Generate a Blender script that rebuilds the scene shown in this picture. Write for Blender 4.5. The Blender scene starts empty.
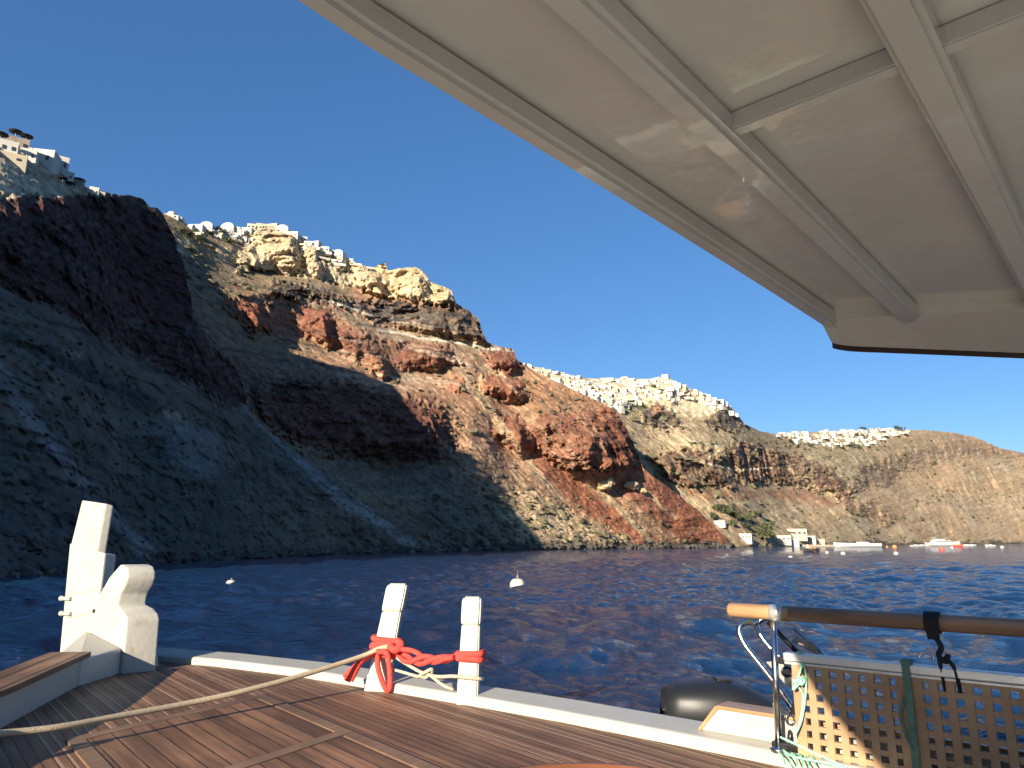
import bpy, bmesh, math, random
import numpy as np
from mathutils import Vector, Matrix, Quaternion
random.seed(7); RNG = np.random.RandomState(11)
S = bpy.context.scene
COL = S.collection
R = math.radians
# ------------------------------------------------------------------ camera model (pixel <-> world)
H = 2.5; F = 720.0; PITCH = R(12.3); CP, SP = math.cos(PITCH), math.sin(PITCH)
def ray(u, v):
    xc = (np.asarray(u, float)-512)/F; zc = (384-np.asarray(v, float))/F
    return xc, CP-SP*zc, SP+CP*zc
def at_z(u, v, z):                       # z relative to the eye
    x, y, k = ray(u, v); t = z/k
    return Vector((float(x*t), float(y*t), H+z))
def at_y(u, v, d):
    x, y, k = ray(u, v); t = d/y
    return Vector((float(x*t), float(d), H+float(k*t)))
def on_plane(u, v, p0, n):
    x, y, k = ray(u, v); d = Vector((float(x), float(y), float(k)))
    o = Vector((0, 0, H)); t = (Vector(p0)-o).dot(n)/d.dot(n)
    return o+d*t
AZ, EL = R(30), R(16.5)                  # sun behind and to the left
# ------------------------------------------------------------------ noise
_g = RNG.normal(size=(256, 3)); _g /= np.linalg.norm(_g, axis=1)[:, None]
def pnoise(x, y, z, seed=0):
    x = np.asarray(x, float); y = np.asarray(y, float); z = np.asarray(z, float)
    xi, yi, zi = np.floor(x).astype(np.int64), np.floor(y).astype(np.int64), np.floor(z).astype(np.int64)
    fx, fy, fz = x-xi, y-yi, z-zi
    ux, uy, uz = [f*f*f*(f*(f*6-15)+10) for f in (fx, fy, fz)]
    out = 0
    for dx in (0, 1):
        wx = ux if dx else 1-ux
        for dy in (0, 1):
            wy = uy if dy else 1-uy
            for dz in (0, 1):
                wz = uz if dz else 1-uz
                h = ((xi+dx)*73856093) ^ ((yi+dy)*19349663) ^ ((zi+dz)*83492791) ^ (seed*2654435)
                h = (h ^ (h >> 13))*1274126177; h = (h ^ (h >> 16)) & 255
                g = _g[h]
                out = out+wx*wy*wz*(g[..., 0]*(fx-dx)+g[..., 1]*(fy-dy)+g[..., 2]*(fz-dz))
    return out*1.5
def fbm(x, y, z, octv=4, seed=0, ridged=False, gain=.5):
    s = 0; a = 1; tot = 0
    for o in range(octv):
        n = pnoise(x*2**o, y*2**o, z*2**o, seed+o*17)
        if ridged: n = 1-2*np.abs(n)*1.3
        s = s+a*n; tot += a; a *= gain
    return s/tot
def smooth(x): x = np.clip(x, 0, 1); return x*x*(3-2*x)
# ------------------------------------------------------------------ materials
def newmat(name):
    m = bpy.data.materials.new(name); m.use_nodes = True
    nt = m.node_tree; b = nt.nodes['Principled BSDF']
    return m, nt, b
def paint(name, col, rough=.5, noise=.12, scale=6, bump=.1, bscale=40, metal=0, spec=.5, stain=None, stain_amt=0, stain_scale=3, coat=0):
    m, nt, b = newmat(name); N = nt.nodes; L = nt.links
    tc = N.new('ShaderNodeTexCoord')
    n1 = N.new('ShaderNodeTexNoise'); n1.inputs['Scale'].default_value = scale; n1.inputs['Detail'].default_value = 8
    L.new(tc.outputs['Object'], n1.inputs['Vector'])
    mp = N.new('ShaderNodeMapRange'); mp.inputs['From Min'].default_value = .3; mp.inputs['From Max'].default_value = .7
    mp.inputs['To Min'].default_value = 1-noise; mp.inputs['To Max'].default_value = 1+noise*.6
    L.new(n1.outputs['Fac'], mp.inputs['Value'])
    mx = N.new('ShaderNodeMix'); mx.data_type = 'RGBA'; mx.blend_type = 'MULTIPLY'; mx.inputs['Factor'].default_value = 1
    mx.inputs['A'].default_value = (*col, 1); L.new(mp.outputs[0], mx.inputs['B'])
    out = mx.outputs['Result']
    if stain:
        n2 = N.new('ShaderNodeTexNoise'); n2.inputs['Scale'].default_value = stain_scale; n2.inputs['Detail'].default_value = 10; n2.inputs['Roughness'].default_value = .7
        L.new(tc.outputs['Object'], n2.inputs['Vector'])
        m2 = N.new('ShaderNodeMapRange'); m2.inputs['From Min'].default_value = .56; m2.inputs['From Max'].default_value = .72
        m2.inputs['To Max'].default_value = stain_amt; L.new(n2.outputs['Fac'], m2.inputs['Value'])
        mx2 = N.new('ShaderNodeMix'); mx2.data_type = 'RGBA'; L.new(m2.outputs[0], mx2.inputs['Factor'])
        L.new(out, mx2.inputs['A']); mx2.inputs['B'].default_value = (*stain, 1); out = mx2.outputs['Result']
    L.new(out, b.inputs['Base Color'])
    b.inputs['Roughness'].default_value = rough; b.inputs['Metallic'].default_value = metal
    b.inputs['Specular IOR Level'].default_value = spec; b.inputs['Coat Weight'].default_value = coat
    if bump:
        n3 = N.new('ShaderNodeTexNoise'); n3.inputs['Scale'].default_value = bscale; n3.inputs['Detail'].default_value = 5
        L.new(tc.outputs['Object'], n3.inputs['Vector'])
        bp = N.new('ShaderNodeBump'); bp.inputs['Strength'].default_value = bump; bp.inputs['Distance'].default_value = .01
        L.new(n3.outputs['Fac'], bp.inputs['Height']); L.new(bp.outputs[0], b.inputs['Normal'])
    return m
M = {}
M['white'] = paint('white_boat_paint', (.40, .385, .335), .42, .05, 5, .25, 28, stain=(.24, .18, .11), stain_amt=.45, stain_scale=9)
M['white2'] = paint('white_gunwale_paint', (.40, .39, .345), .38, .06, 4, .15, 30, stain=(.24, .19, .13), stain_amt=.4, stain_scale=7)
M['roof'] = paint('canopy_cream_paint', (.47, .462, .43), .17, .07, 3, .22, 22, coat=.6, stain=(.36, .34, .30), stain_amt=.4, stain_scale=2.5)
M['floor'] = paint('bounce_white_deck', (.6, .58, .52), .5, .1, 3, .1)
M['trim'] = paint('dark_brown_trim', (.045, .024, .016), .45, .2, 20, .1)
M['chrome'] = paint('stainless_steel', (.62, .62, .62), .18, .1, 20, .03, 60, metal=1)
M['alu'] = paint('aluminium', (.66, .65, .60), .38, .1, 20, .05, 60, metal=.6)
M['black'] = paint('black_plastic', (.012, .012, .013), .33, .2, 20, .1, 60)
M['strap'] = paint('black_webbing', (.01, .01, .012), .8, .2, 60, .4, 200)
M['cowl'] = paint('outboard_cowl', (.012, .013, .015), .46, .2, 5, .05, 20)
M['rust'] = paint('rusty_bolt', (.35, .26, .2), .6, .3, 40)
M['red'] = paint('red_rope_fibre', (0.640, 0.058, 0.044), .8, .25, 60, .8, 150)
M['braid'] = paint('braided_rope_fibre', (0.512, 0.435, 0.320), .85, .35, 90, .9, 160, stain=(0.102, 0.090, 0.077), stain_amt=.7, stain_scale=70)
M['rope'] = paint('tan_rope_fibre', (0.461, 0.371, 0.243), .85, .15, 60, .6, 180)
M['green'] = paint('green_line_fibre', (0.282, 0.614, 0.435), .8, .2, 60, .5, 150)
M['greend'] = paint('dark_green_strap', (0.090, 0.179, 0.128), .7, .25, 30, .4, 120)
M['yellowed'] = paint('yellowed_plastic', (.62, .52, .28), .5, .15, 30)
M['lime'] = paint('limewash', (0.493, 0.473, 0.420), .9, .1, .3, 0, stain=(0.525, 0.462, 0.357), stain_amt=.25, stain_scale=.15)
M['scrub_shade'] = paint('shade_toned_scrub', (0.032, 0.033, 0.024), .95, .6, .08, 0)  # copy of the dry scrub with the headland's shade put into its colour
M['lime2'] = paint('cream_limewash', (0.441, 0.378, 0.273), .9, .12, .3, 0)
M['hole'] = paint('dark_opening', (.03, .04, .05), .4, .2, 3, 0)
M['bluedoor'] = paint('blue_door', (.05, .12, .25), .6, .2, 3, 0)
M['stonewall'] = paint('rubble_stone', (.30, .25, .19), .95, .35, 1.2, .5, 2)
M['buoy'] = paint('buoy_plastic', (.5, .47, .39), .5, .15, 4, .1, 10, stain=(.25, .2, .12), stain_amt=.5)
M['redbuoy'] = paint('red_buoy_plastic', (.75, .10, .05), .5, .1, 4)
M['orange'] = paint('orange_buoy_plastic', (.8, .25, .05), .5, .1, 4)
M['hullw'] = paint('white_gelcoat', (.5, .5, .48), .25, .04, 1, 0)
M['hulld'] = paint('dark_hull_paint', (.03, .03, .035), .5, .2, 2, 0)
M['glass'] = paint('tinted_glass', (.02, .025, .03), .1, .1, 2, 0)
M['skin'] = paint('skin', (.42, .25, .17), .6, .08, 10, 0)
M['shirt'] = paint('orange_vest', (.65, .20, .05), .8, .1, 10, 0)
M['shirtw'] = paint('pale_shirt', (.55, .55, .52), .8, .1, 10, 0)
M['hair'] = paint('dark_hair', (.02, .015, .012), .7, .2, 10, 0)
M['trunk'] = paint('bark', (.13, .10, .07), .9, .3, 2, .5, 6)
M['tanrock'] = paint('tan_pumice_rock', (0.435, 0.339, 0.192), .95, .3, .35, .8, .8)
M['shorerock'] = paint('shore_rock', (0.070, 0.063, 0.055), .9, .55, .5, .8, 1.2)
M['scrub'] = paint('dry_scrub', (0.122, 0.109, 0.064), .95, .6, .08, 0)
def leafmat(name, col):
    m = paint(name, col, .75, .5, .35, 0)
    return m
M['leaf'] = leafmat('tree_leaves', (.085, .098, .042)); M['leaf2'] = leafmat('dark_leaves', (.042, .055, .028))

def wood(name, col, dark, pitch=None, rough=.6, gscale=(1.2, 30, 30), coat=0, pale=None, seam=.085, amount=.55):
    m, nt, b = newmat(name); N = nt.nodes; L = nt.links
    tc = N.new('ShaderNodeTexCoord'); sep = N.new('ShaderNodeSeparateXYZ'); L.new(tc.outputs['Object'], sep.inputs[0])
    def math_(op, a, bb=None, c=None):
        n = N.new('ShaderNodeMath'); n.operation = op
        for i, q in enumerate((a, bb, c)):
            if q is None: continue
            if isinstance(q, (int, float)): n.inputs[i].default_value = q
            else: L.new(q, n.inputs[i])
        return n.outputs[0]
    mp = N.new('ShaderNodeMapping'); mp.inputs['Scale'].default_value = gscale; L.new(tc.outputs['Object'], mp.inputs[0])
    vec = mp.outputs[0]
    if pitch:
        q = math_('DIVIDE', sep.outputs['Y'], pitch); idx = math_('FLOOR', q); fr = math_('FRACT', q)
        wn = N.new('ShaderNodeTexWhiteNoise'); wn.noise_dimensions = '1D'; L.new(idx, wn.inputs['W'])
        off = N.new('ShaderNodeVectorMath'); off.operation = 'ADD'; L.new(vec, off.inputs[0])
        sc = N.new('ShaderNodeVectorMath'); sc.operation = 'SCALE'; L.new(wn.outputs['Color'], sc.inputs[0]); sc.inputs['Scale'].default_value = 30
        L.new(sc.outputs[0], off.inputs[1]); vec = off.outputs[0]
    n1 = N.new('ShaderNodeTexNoise'); n1.inputs['Scale'].default_value = 1; n1.inputs['Detail'].default_value = 9; n1.inputs['Roughness'].default_value = .65
    L.new(vec, n1.inputs['Vector'])
    cr = N.new('ShaderNodeMapRange'); cr.inputs['From Min'].default_value = .33; cr.inputs['From Max'].default_value = .68; L.new(n1.outputs['Fac'], cr.inputs['Value'])
    mx = N.new('ShaderNodeMix'); mx.data_type = 'RGBA'; L.new(cr.outputs[0], mx.inputs['Factor'])
    mx.inputs['A'].default_value = (*dark, 1); mx.inputs['B'].default_value = (*col, 1)
    out = mx.outputs['Result']
    n4 = N.new('ShaderNodeTexNoise'); n4.inputs['Scale'].default_value = 2.2; n4.inputs['Detail'].default_value = 6; L.new(tc.outputs['Object'], n4.inputs['Vector'])
    c4 = N.new('ShaderNodeMapRange'); c4.inputs['From Min'].default_value = .3; c4.inputs['From Max'].default_value = .7; c4.inputs['To Min'].default_value = .62; c4.inputs['To Max'].default_value = 1.2
    L.new(n4.outputs['Fac'], c4.inputs['Value'])
    m4 = N.new('ShaderNodeMix'); m4.data_type = 'RGBA'; m4.blend_type = 'MULTIPLY'; m4.inputs['Factor'].default_value = 1; L.new(out, m4.inputs['A']); L.new(c4.outputs[0], m4.inputs['B']); out = m4.outputs['Result']
    bp = N.new('ShaderNodeBump'); bp.inputs['Strength'].default_value = .35; bp.inputs['Distance'].default_value = .003
    hgt = n1.outputs['Fac']
    if pitch:
        v = math_('MULTIPLY_ADD', wn.outputs['Value'], amount, 1-amount*.5)
        m5 = N.new('ShaderNodeMix'); m5.data_type = 'RGBA'; m5.blend_type = 'MULTIPLY'; m5.inputs['Factor'].default_value = 1
        L.new(out, m5.inputs['A']); L.new(v, m5.inputs['B']); out = m5.outputs['Result']
        d = math_('MINIMUM', fr, math_('SUBTRACT', 1.0, fr))
        nz = N.new('ShaderNodeTexNoise'); nz.inputs['Scale'].default_value = 9; L.new(tc.outputs['Object'], nz.inputs['Vector'])
        sw = math_('MULTIPLY', nz.outputs['Fac'], seam*2)
        if pale:
            wn2 = N.new('ShaderNodeTexWhiteNoise'); wn2.noise_dimensions = '1D'; L.new(math_('ADD', idx, 77.3), wn2.inputs['W'])
            e = math_('MULTIPLY', math_('LESS_THAN', math_('SUBTRACT', 1.0, fr), .30), math_('GREATER_THAN', wn2.outputs['Value'], .5))
            e = math_('MULTIPLY', e, .7)
            m7 = N.new('ShaderNodeMix'); m7.data_type = 'RGBA'; L.new(e, m7.inputs['Factor']); L.new(out, m7.inputs['A']); m7.inputs['B'].default_value = (*pale, 1); out = m7.outputs['Result']
        sm = math_('LESS_THAN', d, sw)
        m6 = N.new('ShaderNodeMix'); m6.data_type = 'RGBA'; L.new(sm, m6.inputs['Factor']); L.new(out, m6.inputs['A']); m6.inputs['B'].default_value = (.016, .012, .010, 1); out = m6.outputs['Result']
        hgt = math_('MULTIPLY', hgt, math_('SUBTRACT', 1.0, sm))
    L.new(hgt, bp.inputs['Height']); L.new(bp.outputs[0], b.inputs['Normal'])
    L.new(out, b.inputs['Base Color']); b.inputs['Roughness'].default_value = rough; b.inputs['Coat Weight'].default_value = coat; b.inputs['Coat Roughness'].default_value = .25
    b.inputs['Specular IOR Level'].default_value = .35
    return m
M['deck'] = wood('weathered_deck_planks', (0.275, 0.143, 0.079), (0.118, 0.056, 0.031), .046, .62, (1.5, 28, 28), pale=(0.422, 0.275, 0.173), seam=.055)
M['hatchw'] = wood('hatch_planks', (0.269, 0.138, 0.074), (0.118, 0.059, 0.032), .085, .6, (1.5, 28, 28), seam=.035)
M['frame'] = wood('hatch_frame_teak', (0.243, 0.147, 0.087), (0.141, 0.082, 0.049), None, .55, (2, 24, 24))
M['teak'] = wood('grating_teak', (.46, .30, .17), (.31, .18, .095), None, .55, (3, 25, 6))
M['cap'] = wood('cap_rail_wood', (0.282, 0.160, 0.090), (0.115, 0.061, 0.036), .11, .6, (1.5, 28, 28), seam=.06)
M['pole'] = wood('handrail_wood', (0.461, 0.282, 0.141), (0.282, 0.160, 0.077), None, .4, (2, 25, 25), coat=.3)
M['poled'] = wood('darker_handrail_wood', (0.358, 0.218, 0.128), (0.192, 0.109, 0.064), None, .4, (2, 25, 25), coat=.3)
M['varnish'] = wood('varnished_wood', (0.256, 0.096, 0.038), (0.154, 0.058, 0.026), None, .25, (2, 20, 20), coat=.6)

# ------------------------------------------------------------------ object helpers
def link(o, parent=None):
    COL.objects.link(o)
    if parent: o.parent = parent
    return o
def meta(o, label=None, cat=None, group=None, kind=None):
    if label: o['label'] = label
    if cat: o['category'] = cat
    if group: o['group'] = group
    if kind: o['kind'] = kind
    return o
def empty(name, loc, label, cat, group=None, rz=0):
    o = bpy.data.objects.new(name, None); o.location = loc; o.rotation_euler = (0, 0, rz); o.empty_display_size = .2
    link(o); return meta(o, label, cat, group)
class MB:
    def __init__(s): s.bm = bmesh.new(); s.mi = 0
    def _f(s, faces):
        for f in faces: f.material_index = s.mi
    def box(s, c, size, rot=None, bevel=0):
        g = bmesh.ops.create_cube(s.bm, size=1)['verts']
        m = Matrix.Translation(Vector(c)) @ (rot.to_4x4() if rot is not None else Matrix.Identity(4)) @ Matrix.Diagonal((*size, 1))
        bmesh.ops.transform(s.bm, matrix=m, verts=g)
        fs = list({f for v in g for f in v.link_faces}); s._f(fs)
        if bevel:
            es = list({e for v in g for e in v.link_edges})
            r = bmesh.ops.bevel(s.bm, geom=es, offset=bevel, segments=2, affect='EDGES', profile=.6); s._f(r['faces'])
        return s
    def hexa(s, pts, bevel=0, seg=2):         # 4 bottom (ccw) + 4 top
        vs = [s.bm.verts.new(p) for p in pts]
        fs = [s.bm.faces.new([vs[i] for i in q]) for q in ((3, 2, 1, 0), (4, 5, 6, 7), (0, 1, 5, 4), (1, 2, 6, 5), (2, 3, 7, 6), (3, 0, 4, 7))]
        bmesh.ops.recalc_face_normals(s.bm, faces=fs); s._f(fs)
        if bevel:
            r = bmesh.ops.bevel(s.bm, geom=list({e for f in fs for e in f.edges}), offset=bevel, segments=seg, affect='EDGES', profile=.6); s._f(r['faces'])
        return s
    def prism(s, poly, vec, bevel=0, seg=2):         # polygon of 3D points extruded along vec
        vec = Vector(vec); a = [s.bm.verts.new(p) for p in poly]; b = [s.bm.verts.new(Vector(p)+vec) for p in poly]
        fs = [s.bm.faces.new(a[::-1]), s.bm.faces.new(b)]; n = len(a)
        for i in range(n): fs.append(s.bm.faces.new((a[i], a[(i+1) % n], b[(i+1) % n], b[i])))
        bmesh.ops.recalc_face_normals(s.bm, faces=fs); s._f(fs)
        if bevel:
            es = [e for e in {e for f in fs for e in f.edges} if e.calc_face_angle(0) > .5]
            r = bmesh.ops.bevel(s.bm, geom=es, offset=bevel, segments=seg, affect='EDGES', profile=.6); s._f(r['faces'])
        return s
    def tube(s, pts, r, n=10, sm=4, caps=True, closed=False):
        P = [Vector(p) for p in pts]
        rr = list(r) if hasattr(r, '__len__') else [r]*len(P)
        if sm > 1 and len(P) > 2:
            Q = []; RQ = []
            m = len(P)
            for i in range(m-1):
                p0, p1, p2, p3 = P[max(i-1, 0)], P[i], P[i+1], P[min(i+2, m-1)]
                for k in range(sm):
                    t = k/sm
                    Q.append(.5*((2*p1)+(p2-p0)*t+(2*p0-5*p1+4*p2-p3)*t*t+(3*p1-p0-3*p2+p3)*t**3)); RQ.append(rr[i]*(1-t)+rr[i+1]*t)
            Q.append(P[-1]); RQ.append(rr[-1]); P, rr = Q, RQ
        rings = []; up = None
        for i, p in enumerate(P):
            d = (P[min(i+1, len(P)-1)]-P[max(i-1, 0)]).normalized()
            if up is None:
                a = Vector((0, 0, 1)) if abs(d.z) < .9 else Vector((1, 0, 0))
                up = d.cross(a).normalized()
            else: up = (up-d*up.dot(d)).normalized()
            w = d.cross(up)
            rings.append([s.bm.verts.new(p+(up*math.cos(6.2832*k/n)+w*math.sin(6.2832*k/n))*rr[i]) for k in range(n)])
        fs = []
        for a, b in zip(rings, rings[1:]):
            for k in range(n): fs.append(s.bm.faces.new((a[k], a[(k+1) % n], b[(k+1) % n], b[k])))
        if caps: fs += [s.bm.faces.new(rings[0][::-1]), s.bm.faces.new(rings[-1])]
        for f in fs: f.smooth = True
        s._f(fs); return s
    def lathe(s, prof, c=(0, 0, 0), n=20):
        c = Vector(c); rings = [[s.bm.verts.new(c+Vector((r*math.cos(6.2832*k/n), r*math.sin(6.2832*k/n), z))) for k in range(n)] for r, z in prof]
        fs = []
        for a, b in zip(rings, rings[1:]):
            for k in range(n): fs.append(s.bm.faces.new((a[k], a[(k+1) % n], b[(k+1) % n], b[k])))
        fs += [s.bm.faces.new(rings[0][::-1]), s.bm.faces.new(rings[-1])]
        for f in fs: f.smooth = True
        s._f(fs); return s
    def loft(s, rings, caps=True, sm=True):
        V = [[s.bm.verts.new(p) for p in r] for r in rings]; n = len(V[0]); fs = []
        for a, b in zip(V, V[1:]):
            for k in range(n): fs.append(s.bm.faces.new((a[k], a[(k+1) % n], b[(k+1) % n], b[k])))
        if caps: fs += [s.bm.faces.new(V[0][::-1]), s.bm.faces.new(V[-1])]
        bmesh.ops.recalc_face_normals(s.bm, faces=fs)
        for f in fs: f.smooth = sm
        s._f(fs); return s
    def rock(s, c, r, seed, sub=2, squash=.7):
        g = bmesh.ops.create_icosphere(s.bm, subdivisions=sub, radius=1)['verts']
        P = np.array([v.co[:] for v in g]); n = fbm(P[:, 0]*1.1+seed*3.1, P[:, 1]*1.1, P[:, 2]*1.1+seed, 3, 5)
        n2 = np.round(n*5)/5*.5+n*.5
        rx, ry = r*(.8+.5*random.random()), r*(.8+.5*random.random())
        a = random.random()*6.28
        for v, q, k in zip(g, P, n2):
            w = 1+.75*k; x, y, z = q[0]*rx*w, q[1]*ry*w, q[2]*r*squash*w
            v.co = (c[0]+x*math.cos(a)-y*math.sin(a), c[1]+x*math.sin(a)+y*math.cos(a), c[2]+z)
        s._f({f for v in g for f in v.link_faces}); return s
    def build(s, name, mats, parent=None, loc=(0, 0, 0), rz=0, smooth=False):
        me = bpy.data.meshes.new(name)
        if parent is None or True:
            m = (Matrix.Translation(Vector(loc)) @ Matrix.Rotation(rz, 4, 'Z')).inverted()
            s.bm.transform(m)
        if smooth:
            for f in s.bm.faces: f.smooth = True
        s.bm.to_mesh(me); s.bm.free()
        for q in (mats if isinstance(mats, (list, tuple)) else [mats]): me.materials.append(q)
        o = bpy.data.objects.new(name, me); o.location = loc; o.rotation_euler = (0, 0, rz)
        link(o)
        if parent:
            o.parent = parent; pm = Matrix.Translation(parent.location) @ Matrix.Rotation(parent.rotation_euler.z, 4, 'Z')
            o.matrix_parent_inverse = pm.inverted()
        return o
def copy_tree(o, parent=None):
    c = o.copy(); COL.objects.link(c)
    if parent: c.parent = parent; c.matrix_parent_inverse = o.matrix_parent_inverse.copy()
    for ch in list(o.children): copy_tree(ch, c)
    return c


# ------------------------------------------------------------------ terrain: three rock faces, each integrated uphill from its waterline
def interp(xs, pts):
    p = np.array(pts, float); return np.interp(xs, p[:, 0], p[:, 1])
def near(U, V, P, m):
    P = np.array(P, float); return (U > P[:, 0].min()-m) & (U < P[:, 0].max()+m) & (V > P[:, 1].min()-m) & (V < P[:, 1].max()+m)
def sdpoly(U, V, poly, m=50):
    k = near(U, V, poly, m); out = np.full(U.shape, -99.)
    if k.any(): out[k] = sdpoly_(U[k], V[k], poly)
    return out
def sdline(U, V, pts, m=40):
    k = near(U, V, pts, m); d = np.full(U.shape, 99.); t = np.zeros(U.shape)
    if k.any(): d[k], t[k] = sdline_(U[k], V[k], pts)
    return d, t
def sdpoly_(U, V, poly):
    P = np.array(poly, float); d2 = np.full(U.shape, 1e9); ins = np.zeros(U.shape, bool)
    for i in range(len(P)):
        a, b = P[i], P[(i+1) % len(P)]; e = b-a; L = e@e+1e-9
        t = np.clip(((U-a[0])*e[0]+(V-a[1])*e[1])/L, 0, 1)
        d2 = np.minimum(d2, (U-a[0]-t*e[0])**2+(V-a[1]-t*e[1])**2)
        c = ((a[1] > V) != (b[1] > V)) & (U < (b[0]-a[0])*(V-a[1])/(b[1]-a[1]+1e-12)+a[0]); ins ^= c
    d = np.sqrt(d2); return np.where(ins, d, -d)
def sdline_(U, V, pts):
    P = np.array(pts, float); d2 = np.full(U.shape, 1e9); tt = np.zeros(U.shape)
    for i in range(len(P)-1):
        a, b = P[i], P[i+1]; e = b-a; L = e@e+1e-9
        t = np.clip(((U-a[0])*e[0]+(V-a[1])*e[1])/L, 0, 1); q = (U-a[0]-t*e[0])**2+(V-a[1]-t*e[1])**2
        m = q < d2; d2 = np.where(m, q, d2); tt = np.where(m, (i+t)/(len(P)-1), tt)
    return np.sqrt(d2), tt
LAYERS = {}
class Layer:
    def __init__(s, name, u0, u1, du, rows, top, low, dlow, base, soft_blur, jag=1.2, seed=0, fall=.8, scale=1., tops=None):
        s.fall = fall; s.scale = scale; s.tops = tops
        s.name = name; s.u = np.arange(u0, u1+.01, du); n = len(s.u); s.seed = seed
        jn = fbm(s.u/9, s.u*0+seed, s.u*0, 4, seed)*jag
        s.top = interp(s.u, top)+jn; s.low = low(s.u) if callable(low) else interp(s.u, low)
        r = np.linspace(0, 1, rows)[:, None]; s.rows = rows
        k0 = int(22/du); pad = np.pad(s.top, k0, mode='edge'); env = np.min([pad[i:i+n] for i in range(2*k0+1)], 0)
        gk = np.exp(-.5*(np.arange(-3*k0, 3*k0+1)/(k0*.8))**2); gk /= gk.sum(); env = np.convolve(np.pad(env, 3*k0, mode='edge'), gk, 'valid')-3
        s.topx = np.minimum(env, s.top-2)
        s.U = np.repeat(s.u[None], rows, 0); s.V = s.low[None]+(s.topx-s.low)[None]*r
        wu, wv = s.U/14, s.V/14
        s.WU = s.U+fbm(wu, wv, wu*0+seed, 4, 3)*6.5; s.WV = s.V+fbm(wu, wv, wu*0+seed+9, 4, 4)*5.0
        s.patch = np.clip(.85+1.1*fbm(s.U/8, s.V/6, s.U*0+s.seed, 4, 12), .25, 1); s.stk = fbm((s.U-s.V*.9)/3, (s.U+s.V)/60, s.U*0, 3, 77)
        s.fu = fbm(s.U/5, s.V/5, wu*0, 3, 8+seed)
        s.dlow = dlow(s.u) if callable(dlow) else interp(s.u, dlow)
        s.alpha = np.full(s.U.shape, float(base[0])); s.col = np.ones(s.U.shape+(3,))*np.array(base[1]); s.rough = np.full(s.U.shape, float(base[2])); s.fis = np.zeros(s.U.shape)
        s.bumpd = np.zeros(s.U.shape); s.blur = soft_blur; s.mot = np.full(s.U.shape, .36)
    def feat(s, poly, alpha=None, col=None, rough=None, soft=3., fis=None, mix=1., mot=None):
        sd = sdpoly(s.WU, s.WV, poly); m = smooth((sd+s.fu*(soft*1.6+2.5))/soft+.5)*mix
        mc = m*s.patch
        if alpha is not None: s.alpha += (alpha-s.alpha)*m
        if col is not None: s.col += (np.array(col)-s.col)*mc[..., None]
        if rough is not None: s.rough += (rough-s.rough)*m
        if fis is not None: s.fis += (fis-s.fis)*m
        if mot is not None: s.mot += (mot-s.mot)*m
    def line(s, pts, w, col, w2=None, mix=1., warp=.5, soft=1.5, streak=0):
        d, t = sdline(s.U+(s.WU-s.U)*warp, s.V+(s.WV-s.V)*warp, pts); ww = w+((w2 or w)-w)*t
        m = smooth((ww/2-d)/soft+.5)*mix
        if streak: m = m*np.clip(1+streak*s.stk, 0, 1)
        s.col += (np.array(col)-s.col)*m[..., None]
    def crag(s, poly, depth, peak=.7, soft=3., left=.0):      # a buttress standing out of the face
        P = np.array(poly, float); sd = sdpoly(s.WU, s.WV, poly)
        u0, u1 = P[:, 0].min(), P[:, 0].max()
        # local left/right edge per row of the outline
        vs = np.linspace(P[:, 1].min(), P[:, 1].max(), 60); lo = []; hi = []
        for v in vs:
            xs = []
            for i in range(len(P)):
                a, b = P[i], P[(i+1) % len(P)]
                if (a[1]-v)*(b[1]-v) <= 0 and abs(a[1]-b[1]) > 1e-9: xs.append(a[0]+(b[0]-a[0])*(v-a[1])/(b[1]-a[1]))
            lo.append(min(xs) if xs else u0); hi.append(max(xs) if xs else u1)
        L = np.interp(s.WV, vs, lo); Hh = np.interp(s.WV, vs, hi); q = np.clip((s.WU-L)/(Hh-L+1e-6), 0, 1)
        g = np.where(q < peak, left+(1-left)*smooth(q/peak*.5+.0)*2*.5/.5, (1-q)/(1-peak+1e-6))
        g = np.where(q < peak, left+(1-left)*np.sin(np.clip(q/peak, 0, 1)*1.5708), g)
        tv = (s.WV-P[:, 1].min())/(P[:, 1].max()-P[:, 1].min()+1e-6)
        s.bumpd = np.maximum(s.bumpd, depth*.85*g*smooth(tv/.6+.05)*smooth(sd/(soft*1.8)+.15))
    def solve(s, ledge=10., ledge_f=1/6., dip=.25):
        x, y, k = ray(s.U, s.V); T = k/np.hypot(x, y)            # tangent of the view elevation
        lg = pnoise(s.U*0+s.seed+.3, (s.WV-dip*s.WU)*ledge_f, s.U/70)*ledge
        hxy = np.hypot(x, y)/y; a = np.radians(np.clip(s.alpha+lg, 8, 84)); ta = np.maximum(np.tan(a), T+.14)
        D = np.zeros(s.U.shape); D[0] = s.dlow*np.hypot(x[0], y[0])/y[0]
        for i in range(1, len(D)):
            t0, t1 = T[i-1], T[i]; tm = .5*(ta[i]+ta[i-1])
            D[i] = D[i-1]*(tm-t0)/np.maximum(tm-t1, .05)
        D = np.maximum.accumulate(D, 0)
        if s.tops is not None:      # bring every column's crest to its distance on the ground
            tp = interp(s.u, s.tops)*hxy[-1]; g0 = D[0]; D = g0+(D-g0)*np.clip((tp-g0)/np.maximum(D[-1]-g0, 1), .05, 4)
        if s.blur:
            k_ = np.exp(-.5*(np.arange(-3*s.blur, 3*s.blur+1)/s.blur)**2); k_ /= k_.sum(); p = 3*s.blur
            LD = np.pad(np.log(D), ((0, 0), (p, p)), mode='edge'); LD = np.apply_along_axis(lambda q: np.convolve(q, k_, 'valid'), 1, LD)
            keep = smooth((np.arange(len(D))/len(D))/.04)[:, None]
            D = np.exp(np.log(D)*(1-keep)+LD*keep)
        D = D-s.bumpd
        for i in range(len(D)-2, -1, -1): D[i] = np.minimum(D[i], D[i+1]+.22)     # hardly any undercut
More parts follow.
